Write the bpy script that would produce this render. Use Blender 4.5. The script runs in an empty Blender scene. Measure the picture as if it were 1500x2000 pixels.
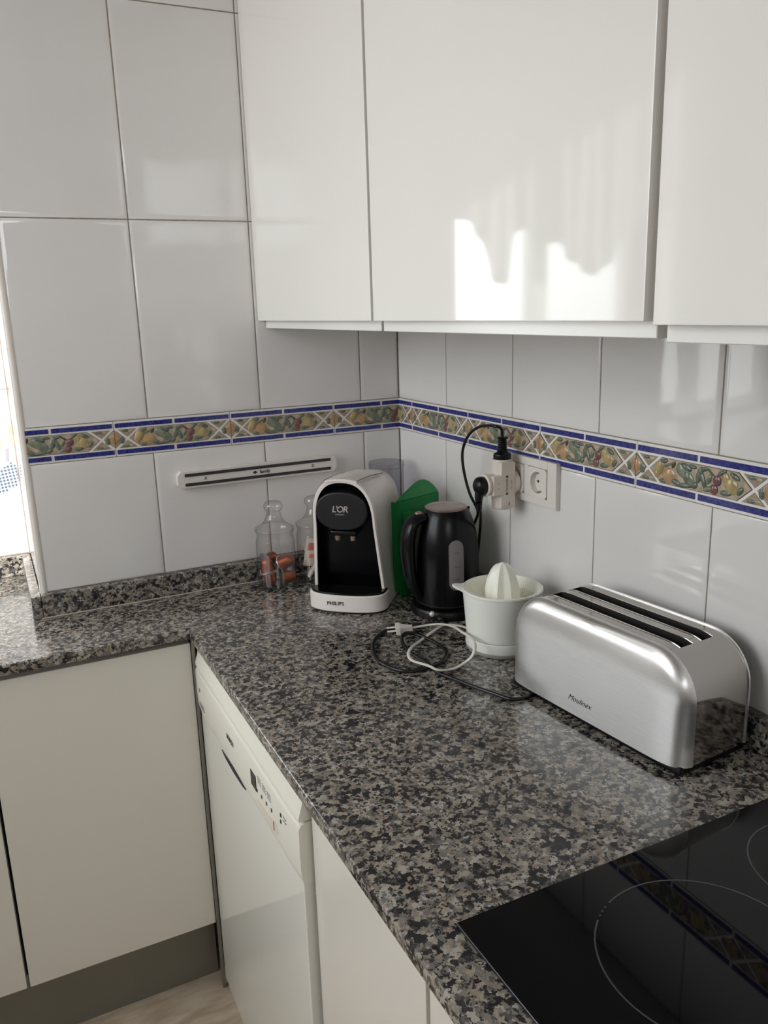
import bpy, bmesh, math, random
from mathutils import Vector, Matrix
random.seed(7)
C = bpy.context.scene
COL = C.collection
PI = math.pi
Z0 = 1.267            # everything below is measured from the tile border's top edge; the floor is at -Z0

# ------------------------------------------------------------------ camera
cd = bpy.data.cameras.new('camera')
cam = bpy.data.objects.new('camera', cd); COL.objects.link(cam)
RX = Vector((0.8969990, -0.4410353, -0.0296766))
RY = Vector((-0.1327574, -0.2047543, -0.9697686))
RZ = Vector((0.4216258, 0.8738212, -0.2422151))
m3 = Matrix((RX, -RY, -RZ)).transposed()
cam.matrix_world = Matrix.Translation((-0.91196, -1.78755, 0.214597 + Z0)) @ m3.to_4x4()
cd.sensor_fit = 'HORIZONTAL'; cd.sensor_width = 36.0; cd.lens = 36.0 * 1599.0 / 1500.0
cd.clip_start = 0.02
C.camera = cam

# ------------------------------------------------------------------ light
C.view_settings.view_transform = 'Standard'; C.view_settings.look = 'None'
C.view_settings.gamma = 1.0; C.view_settings.use_curve_mapping = False
C.view_settings.exposure = -0.26
C.cycles.max_bounces = 10; C.cycles.diffuse_bounces = 6; C.cycles.transparent_max_bounces = 16
C.cycles.sample_clamp_indirect = 8.0; C.cycles.caustics_reflective = False

w = bpy.data.worlds.new('daylight'); C.world = w; w.use_nodes = True
wn = w.node_tree.nodes; wl = w.node_tree.links
bgn = wn['Background']
tcw = wn.new('ShaderNodeTexCoord'); sep = wn.new('ShaderNodeSeparateXYZ'); rmp = wn.new('ShaderNodeValToRGB')
wl.new(tcw.outputs['Generated'], sep.inputs[0])
mp = wn.new('ShaderNodeMapRange'); mp.inputs[1].default_value = -1; mp.inputs[2].default_value = 1
wl.new(sep.outputs[2], mp.inputs[0]); wl.new(mp.outputs[0], rmp.inputs[0])
rmp.color_ramp.elements[0].position = 0.40; rmp.color_ramp.elements[0].color = (0.39, 0.38, 0.37, 1)
rmp.color_ramp.elements[1].position = 0.52; rmp.color_ramp.elements[1].color = (0.955, 0.98, 1.0, 1)
wl.new(rmp.outputs[0], bgn.inputs['Color'])
bgn.inputs['Strength'].default_value = 8.5

def portal(name, loc, direction, sx, sy):
    l = bpy.data.lights.new(name, 'AREA'); l.shape = 'RECTANGLE'; l.size = sx; l.size_y = sy
    l.cycles.is_portal = True
    o = bpy.data.objects.new(name, l); COL.objects.link(o)
    o.location = Vector(loc) + Vector((0, 0, Z0))
    o.rotation_euler = Vector(direction).to_track_quat('-Z', 'Y').to_euler()
    return o
# window extents (wall plane coordinates)
W1 = (-1.83, -1.00, -0.20, 0.95)       # back window of the recess: x0, x1, z0, z1
W2 = (-1.25, 0.10, -0.02, 1.15)        # left wall window: y0, y1, z0, z1
W_FILL = (-1.85, -0.75, 0.58, 1.15)        # unseen high window added behind the photographer for fill light: x0, x1, z0, z1
XL, YB, YR, ZC = -2.15, -3.40, 0.348, 1.233
portal('window_portal', ((W1[0]+W1[1])/2, YR+0.14, (W1[2]+W1[3])/2), (0, -1, 0), W1[1]-W1[0], W1[3]-W1[2])
portal('window_portal', (XL-0.14, (W2[0]+W2[1])/2, (W2[2]+W2[3])/2), (1, 0, 0), W2[1]-W2[0], W2[3]-W2[2])
portal('window_portal', ((W_FILL[0]+W_FILL[1])/2, YB-0.14, (W_FILL[2]+W_FILL[3])/2), (0, 1, 0), W_FILL[1]-W_FILL[0], W_FILL[3]-W_FILL[2])  # portal of the added fill window

sl = bpy.data.lights.new('sun', 'SUN'); sl.energy = 10.0; sl.angle = 0.012; sl.color = (1.0, 0.965, 0.92)
sun = bpy.data.objects.new('sun', sl); COL.objects.link(sun); sun.location = (-6, -3, 6)
sun.rotation_euler = Vector((1.0, 1.02, -0.52)).to_track_quat('-Z', 'Y').to_euler()

# ------------------------------------------------------------------ materials
def lin(c):
    return tuple(((v/255)/12.92 if v/255 <= 0.04045 else ((v/255+0.055)/1.055)**2.4) for v in c)
def mat(name, rgb, rough=0.5, metal=0.0, var=0.0, vscale=30.0, bump=0.0, bscale=20.0, rgb2=None, spec=0.5, coat=0.0, stretch=None, sss=0.0, trans=0.0, ior=1.5, det=4.0, aniso=0.0):
    m = bpy.data.materials.new(name); m.use_nodes = True
    n = m.node_tree.nodes; l = m.node_tree.links; p = n['Principled BSDF']
    c = lin(rgb) + (1,)
    p.inputs['Base Color'].default_value = c
    p.inputs['Roughness'].default_value = rough; p.inputs['Metallic'].default_value = metal
    p.inputs['Specular IOR Level'].default_value = spec; p.inputs['IOR'].default_value = ior
    p.inputs['Coat Weight'].default_value = coat; p.inputs['Coat Roughness'].default_value = 0.04
    p.inputs['Subsurface Weight'].default_value = sss; p.inputs['Subsurface Radius'].default_value = (0.02, 0.015, 0.01)
    p.inputs['Anisotropic'].default_value = aniso
    p.inputs['Transmission Weight'].default_value = trans
    tc = n.new('ShaderNodeTexCoord'); mpn = n.new('ShaderNodeMapping'); l.new(tc.outputs['Object'], mpn.inputs[0])
    if stretch: mpn.inputs['Scale'].default_value = stretch
    nz = n.new('ShaderNodeTexNoise'); nz.inputs['Scale'].default_value = vscale; nz.inputs['Detail'].default_value = det
    l.new(mpn.outputs[0], nz.inputs['Vector'])
    if var > 0 or rgb2:
        mx = n.new('ShaderNodeMix'); mx.data_type = 'RGBA'
        mx.inputs[6].default_value = c
        c2 = (lin(rgb2) if rgb2 else tuple(v*(1-var) for v in c[:3])) + (1,)
        mx.inputs[7].default_value = c2
        rr = n.new('ShaderNodeMapRange'); rr.inputs[1].default_value = 0.35; rr.inputs[2].default_value = 0.65
        l.new(nz.outputs['Fac'], rr.inputs[0]); l.new(rr.outputs[0], mx.inputs[0]); l.new(mx.outputs[2], p.inputs['Base Color'])
    if bump > 0:
        nb = n.new('ShaderNodeTexNoise'); nb.inputs['Scale'].default_value = bscale; nb.inputs['Detail'].default_value = 2
        l.new(mpn.outputs[0], nb.inputs['Vector'])
        b = n.new('ShaderNodeBump'); b.inputs['Strength'].default_value = bump; b.inputs['Distance'].default_value = 0.01
        l.new(nb.outputs['Fac'], b.inputs['Height']); l.new(b.outputs[0], p.inputs['Normal'])
    return m
def glassy(name, tint=(1, 1, 1), ior=1.45, rough=0.02, boost=1.0, edge=1.0):
    """thin clear wall: Fresnel mix of a transparent and a glossy layer"""
    m = bpy.data.materials.new(name); m.use_nodes = True
    n = m.node_tree.nodes; l = m.node_tree.links; n.remove(n['Principled BSDF'])
    t = n.new('ShaderNodeBsdfTransparent'); t.inputs[0].default_value = tuple(tint)+(1,)
    ed_ = n.new('ShaderNodeMix'); ed_.data_type = 'RGBA'; ed_.inputs[6].default_value = tuple(tint)+(1,); ed_.inputs[7].default_value = tuple(v*edge for v in tint)+(1,)
    g = n.new('ShaderNodeBsdfGlossy'); g.inputs['Roughness'].default_value = rough
    f = n.new('ShaderNodeLayerWeight'); f.inputs[0].default_value = 0.5
    pw_ = n.new('ShaderNodeMath'); pw_.operation = 'POWER'; pw_.inputs[1].default_value = 4.0; l.new(f.outputs['Facing'], pw_.inputs[0]); l.new(pw_.outputs[0], ed_.inputs[0]); l.new(ed_.outputs[2], t.inputs[0])
    mu = n.new('ShaderNodeMath'); mu.operation = 'MULTIPLY_ADD'; mu.inputs[1].default_value = 0.75; mu.inputs[2].default_value = 0.04*boost; mu.use_clamp = True
    x = n.new('ShaderNodeMixShader'); l.new(pw_.outputs[0], mu.inputs[0]); l.new(mu.outputs[0], x.inputs[0])
    l.new(t.outputs[0], x.inputs[1]); l.new(g.outputs[0], x.inputs[2]); l.new(x.outputs[0], n['Material Output'].inputs[0])
    return m
def granite(name):
    m = bpy.data.materials.new(name); m.use_nodes = True
    n = m.node_tree.nodes; l = m.node_tree.links; p = n['Principled BSDF']
    tc = n.new('ShaderNodeTexCoord')
    nz = n.new('ShaderNodeTexNoise'); nz.inputs['Scale'].default_value = 210; nz.inputs['Detail'].default_value = 3
    l.new(tc.outputs['Object'], nz.inputs['Vector'])
    vm = n.new('ShaderNodeVectorMath'); vm.operation = 'SCALE'; vm.inputs['Scale'].default_value = 0.011
    l.new(nz.outputs['Color'], vm.inputs[0])
    va = n.new('ShaderNodeVectorMath'); va.operation = 'ADD'; l.new(tc.outputs['Object'], va.inputs[0]); l.new(vm.outputs[0], va.inputs[1])
    def vor(scale):
        v = n.new('ShaderNodeTexVoronoi'); v.inputs['Scale'].default_value = scale
        l.new(va.outputs[0], v.inputs['Vector'])
        s = n.new('ShaderNodeSeparateColor'); l.new(v.outputs['Color'], s.inputs[0]); return s
    s1 = vor(150); s2 = vor(300)
    # large scale clustering
    nl = n.new('ShaderNodeTexNoise'); nl.inputs['Scale'].default_value = 38; nl.inputs['Detail'].default_value = 3
    l.new(tc.outputs['Object'], nl.inputs['Vector'])
    ma = n.new('ShaderNodeMath'); ma.operation = 'MULTIPLY_ADD'; ma.inputs[1].default_value = 0.9; l.new(nl.outputs['Fac'], ma.inputs[0])
    mb = n.new('ShaderNodeMath'); mb.operation = 'SUBTRACT'; mb.inputs[1].default_value = 0.45; l.new(s1.outputs[0], mb.inputs[0]); l.new(mb.outputs[0], ma.inputs[2])
    r = n.new('ShaderNodeValToRGB'); r.color_ramp.interpolation = 'CONSTANT'
    els = [(0.0, (27, 26, 29)), (0.17, (54, 52, 54)), (0.26, (88, 84, 80)), (0.37, (128, 122, 112)), (0.55, (154, 146, 133)), (0.70, (142, 127, 115)), (0.78, (112, 109, 106)), (0.90, (168, 163, 155))]
    cr = r.color_ramp
    cr.elements[0].position = 0; cr.elements[0].color = lin(els[0][1])+(1,)
    cr.elements[1].position = els[1][0]; cr.elements[1].color = lin(els[1][1])+(1,)
    for ps, c in els[2:]:
        e = cr.elements.new(ps); e.color = lin(c)+(1,)
    l.new(ma.outputs[0], r.inputs[0])
    r2 = n.new('ShaderNodeValToRGB'); r2.color_ramp.interpolation = 'CONSTANT'
    r2.color_ramp.elements[0].position = 0; r2.color_ramp.elements[0].color = (0, 0, 0, 1)
    r2.color_ramp.elements[1].position = 0.86; r2.color_ramp.elements[1].color = (1, 1, 1, 1)
    l.new(s2.outputs[1], r2.inputs[0])
    mx = n.new('ShaderNodeMix'); mx.data_type = 'RGBA'; mx.inputs[7].default_value = lin((36, 35, 37))+(1,)
    l.new(r2.outputs[0], mx.inputs[0]); l.new(r.outputs[0], mx.inputs[6])
    l.new(mx.outputs[2], p.inputs['Base Color'])
    p.inputs['Roughness'].default_value = 0.17; p.inputs['Specular IOR Level'].default_value = 0.75
    b = n.new('ShaderNodeBump'); b.inputs['Strength'].default_value = 0.05; b.inputs['Distance'].default_value = 0.002
    l.new(s1.outputs[2], b.inputs['Height']); l.new(b.outputs[0], p.inputs['Normal'])
    return m
def checks(name, a, b, scale, rough=0.2):
    m = mat(name, a, rough)
    n = m.node_tree.nodes; l = m.node_tree.links
    tc = n.new('ShaderNodeTexCoord'); mpn = n.new('ShaderNodeMapping'); mpn.inputs['Rotation'].default_value = (0, 0.9, 0)
    l.new(tc.outputs['Object'], mpn.inputs[0])
    ck = n.new('ShaderNodeTexChecker'); ck.inputs['Scale'].default_value = scale
    ck.inputs[1].default_value = lin(a)+(1,); ck.inputs[2].default_value = lin(b)+(1,)
    l.new(mpn.outputs[0], ck.inputs[0]); l.new(ck.outputs[0], n['Principled BSDF'].inputs['Base Color'])
    return m

M = {}
M['tile'] = mat('white_glazed_tile', (228, 225, 223), 0.045, var=0.03, vscale=6, bump=0.02, bscale=14)
M['grout'] = mat('grey_brown_grout', (150, 138, 126), 0.9, var=0.25, vscale=60)
M['glaze'] = mat('border_white_glaze', (234, 229, 225), 0.10, bump=0.03, bscale=60)
M['blue'] = mat('cobalt_marbled_glaze', (30, 34, 104), 0.12, rgb2=(62, 68, 138), vscale=180)
M['peach'] = mat('border_peach_ground', (198, 172, 154), 0.14, rgb2=(150, 146, 124), vscale=85, det=7)
M['olive'] = mat('border_olive_ground', (138, 132, 110), 0.14, rgb2=(172, 152, 132), vscale=110, det=7)
M['orange'] = mat('painted_orange_fruit', (188, 156, 112), 0.12, rgb2=(164, 126, 94), vscale=90)
M['pear'] = mat('painted_pear', (182, 164, 114), 0.12, rgb2=(154, 132, 96), vscale=80)
M['green'] = mat('painted_green_fruit', (134, 140, 118), 0.12, rgb2=(102, 112, 96), vscale=80)
M['leaf'] = mat('painted_leaf', (112, 120, 106), 0.14, rgb2=(88, 98, 88), vscale=120)
M['cherry'] = mat('painted_cherry', (132, 92, 88), 0.12, rgb2=(112, 76, 82), vscale=80)
M['outline'] = mat('painted_outline', (78, 66, 52), 0.2)
M['granite'] = granite('speckled_granite')
M['lacquer'] = mat('white_gloss_lacquer', (236, 233, 228), 0.05, bump=0.012, bscale=5)
M['carcass'] = mat('white_melamine', (232, 230, 226), 0.25)
M['base_lacquer'] = mat('cream_gloss_lacquer', (226, 221, 212), 0.10, bump=0.01, bscale=5)
M['alu'] = mat('brushed_aluminium_profile', (150, 147, 141), 0.38, 0.6)
M['plinth'] = mat('grey_plinth', (128, 125, 116), 0.35, 0.3)
M['shadowgap'] = mat('dark_gap', (40, 38, 36), 0.8)
M['appliance'] = mat('white_enamel', (228, 227, 219), 0.06, bump=0.005, bscale=4)
M['appliance_p'] = mat('white_panel_plastic', (228, 226, 214), 0.28)
M['print_grey'] = mat('grey_print', (150, 148, 142), 0.5)
M['print_dark'] = mat('dark_print', (44, 44, 46), 0.5)
M['display'] = mat('black_display_glass', (6, 6, 5), 0.2, spec=0.2)
M['wear'] = mat('worn_plastic', (218, 206, 194), 0.4)
M['hob'] = mat('black_ceramic_glass', (6, 6, 8), 0.03, spec=0.26)
M['hob_line'] = mat('grey_hob_print', (70, 70, 74), 0.3)
M['hob_edge'] = mat('dark_steel_edge', (80, 80, 84), 0.3, 0.8)
M['wplastic'] = mat('white_plastic', (224, 218, 211), 0.30)
M['machine_white'] = mat('machine_white_gloss', (242, 234, 229), 0.22)
M['machine_black'] = mat('machine_black_gloss', (9, 9, 12), 0.20, spec=0.35)
M['machine_grey'] = mat('machine_charcoal', (20, 21, 26), 0.40)
M['silver'] = mat('silver_print', (216, 206, 200), 0.3, 0.3)
M['brass'] = mat('brushed_spout', (180, 160, 140), 0.3, 0.8)
M['black_plastic'] = mat('black_plastic', (10, 10, 12), 0.32, spec=0.3)
M['black_rubber'] = mat('black_rubber', (9, 9, 10), 0.30)
M['kettle'] = mat('kettle_black_plastic', (12, 11, 14), 0.26, spec=0.25)
M['kettle_lid'] = mat('brushed_steel_lid', (176, 160, 152), 0.28, 0.9, rgb2=(140, 110, 102), vscale=14, stretch=(1, 6, 1))
M['level'] = mat('frosted_water_window', (122, 116, 118), 0.35)
M['greenp'] = mat('green_plastic', (6, 136, 62), 0.38, rgb2=(4, 120, 52), vscale=20)
M['juicer'] = mat('cream_plastic', (243, 242, 230), 0.30, sss=0.15)
M['juicer_milky'] = mat('milky_plastic', (240, 241, 234), 0.28, sss=0.2)
M['steel'] = mat('brushed_steel', (248, 247, 246), 0.36, 1.0, aniso=0.75, bump=0.03, bscale=40, stretch=(1, 1, 30), var=0.06, vscale=25)
M['chrome'] = mat('polished_steel', (184, 180, 176), 0.10, 1.0)
M['slot'] = mat('slot_dark', (22, 18, 16), 0.6)
M['element'] = mat('heater_wire', (84, 60, 46), 0.5, 0.5)
M['copper'] = mat('copper_foil', (160, 84, 56), 0.34, 0.85)
M['foil'] = mat('silver_foil', (206, 204, 206), 0.28, 0.9)
M['paper'] = mat('sachet_paper', (222, 208, 198), 0.6)
M['paper_o'] = mat('sachet_orange_print', (222, 124, 60), 0.6)
M['paper_r'] = mat('sachet_red_print', (206, 108, 92), 0.6)
M['clear'] = glassy('clear_glass', (0.965, 0.965, 0.965), 1.45, 0.03, 2.0, 0.35)
M['tank'] = glassy('smoky_clear_plastic', (0.80, 0.80, 0.84), 1.45, 0.08, 1.8, 0.5)
M['pane'] = glassy('window_pane', (0.98, 0.99, 0.99), 1.45, 0.0, 1.0)
M['frame'] = mat('white_window_frame', (236, 234, 230), 0.35)
M['plaster'] = mat('white_paint', (212, 209, 206), 0.7, var=0.03, vscale=3)
M['floor'] = mat('travertine', (206, 190, 170), 0.30, rgb2=(176, 158, 138), vscale=9, stretch=(1.5, 5, 1), det=9)
M['beige'] = mat('silicone_bead', (190, 178, 166), 0.5)
M['adaptor'] = mat('ivory_plastic', (216, 206, 196), 0.38)
M['cloth'] = bpy.data.materials.new('sheer_curtain'); M['cloth'].use_nodes = True
_n = M['cloth'].node_tree.nodes; _l = M['cloth'].node_tree.links; _n.remove(_n['Principled BSDF'])
_d = _n.new('ShaderNodeBsdfDiffuse'); _d.inputs[0].default_value = (0.78, 0.77, 0.75, 1)
_t = _n.new('ShaderNodeBsdfTranslucent'); _t.inputs[0].default_value = (0.55, 0.54, 0.52, 1)
_x = _n.new('ShaderNodeMixShader'); _x.inputs[0].default_value = 0.35
_l.new(_d.outputs[0], _x.inputs[1]); _l.new(_t.outputs[0], _x.inputs[2]); _l.new(_x.outputs[0], _n['Material Output'].inputs[0])
M['gingham'] = checks('blue_gingham_print', (210, 214, 220), (92, 106, 126), 180)
M['mural_tan'] = mat('mural_basket_print', (222, 190, 160), 0.12, rgb2=(200, 160, 130), vscale=90)
M['mural_grey'] = mat('mural_grey_print', (150, 146, 156), 0.12)
M['mural_sage'] = mat('mural_sage_print', (160, 176, 160), 0.12)

# ------------------------------------------------------------------ mesh helpers
class MB:
    """collects shapes, then links them as ONE mesh object"""
    def __init__(s): s.bm = bmesh.new(); s.mats = []
    def mi(s, m):
        if m not in s.mats: s.mats.append(m)
        return s.mats.index(m)
    def merge(s, t, m, mx=None):
        if mx is not None: bmesh.ops.transform(t, matrix=mx, verts=t.verts)
        i = s.mi(m)
        for f in t.faces: f.material_index = i
        me = bpy.data.meshes.new('tmp'); t.to_mesh(me); t.free(); s.bm.from_mesh(me); bpy.data.meshes.remove(me)
        return s
    def box(s, x0, x1, y0, y1, z0, z1, m, bev=0.0, seg=2, mx=None):
        t = bmesh.new(); bmesh.ops.create_cube(t, size=1)
        bmesh.ops.transform(t, matrix=Matrix.Translation(((x0+x1)/2, (y0+y1)/2, (z0+z1)/2)) @ Matrix.Diagonal((abs(x1-x0), abs(y1-y0), abs(z1-z0), 1)), verts=t.verts)
        if bev > 0: bmesh.ops.bevel(t, geom=list(t.edges), offset=bev, segments=seg, affect='EDGES', profile=0.5)
        return s.merge(t, m, mx)
    def lathe(s, prof, m, n=32, mx=None, close=False, a0=0.0, a1=2*PI):
        t = bmesh.new(); full = abs(a1-a0-2*PI) < 1e-6; rings = []
        cnt = n if full else n+1
        for r, z in prof:
            if r < 1e-6: rings.append([t.verts.new((0, 0, z))])
            else: rings.append([t.verts.new((r*math.cos(a0+(a1-a0)*k/n), r*math.sin(a0+(a1-a0)*k/n), z)) for k in range(cnt)])
        pairs = list(zip(rings[:-1], rings[1:]))
        if close: pairs.append((rings[-1], rings[0]))
        for A, B in pairs:
            for k in range(n):
                k2 = (k+1) % cnt
                if len(A) == 1 and len(B) == 1: continue
                if len(A) == 1: t.faces.new((A[0], B[k2], B[k]))
                elif len(B) == 1: t.faces.new((A[k], A[k2], B[0]))
                else: t.faces.new((A[k], A[k2], B[k2], B[k]))
        bmesh.ops.recalc_face_normals(t, faces=t.faces)
        return s.merge(t, m, mx)
    def loft(s, secs, m, closed=True, caps=True, mx=None):
        t = bmesh.new(); rings = [[t.verts.new(p) for p in sec] for sec in secs]
        n = len(secs[0])
        for A, B in zip(rings[:-1], rings[1:]):
            for k in range(n if closed else n-1): t.faces.new((A[k], A[(k+1) % n], B[(k+1) % n], B[k]))
        if caps: t.faces.new(rings[0][::-1]); t.faces.new(rings[-1])
        bmesh.ops.recalc_face_normals(t, faces=t.faces)
        return s.merge(t, m, mx)
    def prism(s, poly, z0, z1, m, mx=None, bev=0.0):
        t = bmesh.new(); A = [t.verts.new((x, y, z0)) for x, y in poly]; B = [t.verts.new((x, y, z1)) for x, y in poly]
        n = len(poly)
        for k in range(n): t.faces.new((A[k], A[(k+1) % n], B[(k+1) % n], B[k]))
        t.faces.new(A[::-1]); t.faces.new(B)
        bmesh.ops.recalc_face_normals(t, faces=t.faces)
        if bev > 0: bmesh.ops.bevel(t, geom=[e for e in t.edges], offset=bev, segments=2, affect='EDGES', profile=0.5)
        return s.merge(t, m, mx)
    def tube(s, pts, r, m, n=8, smooth=6, flat=1.0, mx=None, up=(0, 0, 1)):
        P = spline(pts, smooth); secs = []
        U = Vector(up)
        for i, p in enumerate(P):
            d = (P[min(i+1, len(P)-1)] - P[max(i-1, 0)]).normalized()
            sd = d.cross(U)
            if sd.length < 1e-4: sd = d.cross(Vector((1, 0, 0)))
            sd.normalize(); nn = sd.cross(d).normalized()
            rr = r(i/(len(P)-1)) if callable(r) else r
            secs.append([p + sd*rr*flat*math.cos(2*PI*k/n) + nn*rr*math.sin(2*PI*k/n) for k in range(n)])
        return s.loft(secs, m, mx=mx)
    def ball(s, c, rx, ry, rz, m, u=12, v=8, mx=None):
        t = bmesh.new(); bmesh.ops.create_uvsphere(t, u_segments=u, v_segments=v, radius=1)
        X = Matrix.Translation(c) @ Matrix.Diagonal((rx, ry, rz, 1))
        return s.merge(t, m, (mx @ X) if mx is not None else X)
    def clip(s, co, no):
        g = list(s.bm.verts)+list(s.bm.edges)+list(s.bm.faces)
        r = bmesh.ops.bisect_plane(s.bm, geom=g, plane_co=co, plane_no=no, clear_outer=True)
        ed = [e for e in r['geom_cut'] if isinstance(e, bmesh.types.BMEdge)]
        try: bmesh.ops.holes_fill(s.bm, edges=ed)
        except Exception: pass
    def mesh(s, name, ang=35):
        me = bpy.data.meshes.new(name); s.bm.to_mesh(me); s.bm.free()
        for m in s.mats: me.materials.append(m)
        for p in me.polygons: p.use_smooth = True
        me.set_sharp_from_angle(angle=math.radians(ang))
        return me
    def build(s, name, parent=None, ang=35):
        return link(name, s.mesh(name, ang), parent)
def link(name, me, parent=None, loc=None, rotz=0):
    o = bpy.data.objects.new(name, me); COL.objects.link(o)
    if isinstance(me, bpy.types.Mesh) and len(me.polygons) > 1:
        wm = o.modifiers.new('weighted_normal', 'WEIGHTED_NORMAL'); wm.keep_sharp = True; wm.weight = 50
    if parent: o.parent = parent
    if loc: o.location = loc
    if rotz: o.rotation_euler = (0, 0, rotz)
    return o
def spline(pts, sub):
    P = [Vector(p) for p in pts]
    if sub <= 1 or len(P) < 3: return P
    out = []
    for i in range(len(P)-1):
        p0 = P[max(i-1, 0)]; p1 = P[i]; p2 = P[i+1]; p3 = P[min(i+2, len(P)-1)]
        for k in range(sub):
            t = k/sub
            out.append(0.5*((2*p1)+(-p0+p2)*t+(2*p0-5*p1+4*p2-p3)*t*t+(-p0+3*p1-3*p2+p3)*t**3))
    out.append(P[-1]); return out
def tag(o, label=None, cat=None, group=None, kind=None):
    if label: o['label'] = label
    if cat: o['category'] = cat
    if group: o['group'] = group
    if kind: o['kind'] = kind
    return o
def thing(name, label, cat, loc=(0, 0, 0), rotz=0, group=None):
    o = bpy.data.objects.new(name, None); COL.objects.link(o); o.empty_display_size = 0.05
    o.location = loc; o.rotation_euler = (0, 0, rotz)
    return tag(o, label, cat, group)
def text(name, body, size, m, mx, parent, shear=0.0, ext=0.0002, bold=0.0, space=1.0):
    c = bpy.data.curves.new(name, 'FONT'); c.body = body; c.size = size; c.shear = shear; c.extrude = ext; c.offset = bold; c.space_character = space
    c.align_x = 'CENTER'; c.align_y = 'CENTER'; c.resolution_u = 3
    o = bpy.data.objects.new('t', c); COL.objects.link(o)
    dg = bpy.context.evaluated_depsgraph_get(); dg.update()
    me = bpy.data.meshes.new_from_object(o.evaluated_get(dg)); me.name = name
    bpy.data.objects.remove(o); bpy.data.curves.remove(c)
    me.transform(mx); me.materials.clear(); me.materials.append(m)
    return link(name, me, parent)
def frame_mx(o, x, y, z):
    """matrix with given axis vectors and origin"""
    a = Matrix((Vector(x), Vector(y), Vector(z))).transposed().to_4x4(); a.translation = Vector(o); return a

# ------------------------------------------------------------------ wall tiles
TW, TH, BH = 0.25, 0.40, 0.0747
_tc = {}
def tile_mesh(wd, ht):
    key = (round(wd, 4), round(ht, 4))
    if key in _tc: return _tc[key]
    b = MB(); g = 0.0008
    def ring(ins, d): return [(g+ins, d, g+ins), (wd-g-ins, d, g+ins), (wd-g-ins, d, ht-g-ins), (g+ins, d, ht-g-ins)]
    b.loft([ring(0, 0.006), ring(0, 0.0022), ring(0.0010, 0.0010), ring(0.006, 0.0003), ring(0.012, 0.0)], M['tile'])
    _tc[key] = b.mesh('wall_tile', 50); return _tc[key]
def put_tiles(parent, us, zs, place, rot):
    for u0, u1 in zip(us[:-1], us[1:]):
        for z0, z1 in zip(zs[:-1], zs[1:]):
            x, y = place(u0, u1)
            link('wall_tile', tile_mesh(u1-u0, z1-z0), parent, (x, y, z0), rot)
def inset(poly, d):
    n = len(poly); out = []
    A = sum(poly[i][0]*poly[(i+1) % n][1]-poly[(i+1) % n][0]*poly[i][1] for i in range(n))
    if A < 0: poly = poly[::-1]
    L = []
    for i in range(n):
        p = Vector(poly[i]); q = Vector(poly[(i+1) % n]); e = (q-p).normalized(); nn = Vector((-e.y, e.x))
        L.append((p+nn*d, e))
    for i in range(n):
        p, e = L[i-1]; q, f = L[i]
        den = e.x*f.y-e.y*f.x; t = ((q.x-p.x)*f.y-(q.y-p.y)*f.x)/den
        out.append((p.x+e.x*t, p.y+e.y*t))
    return out
BX = Matrix(((1, 0, 0, 0), (0, 0, -1, 0), (0, 1, 0, 0), (0, 0, 0, 1)))     # (u, v, depth) -> (u, -depth, v): relief faces -y
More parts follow.
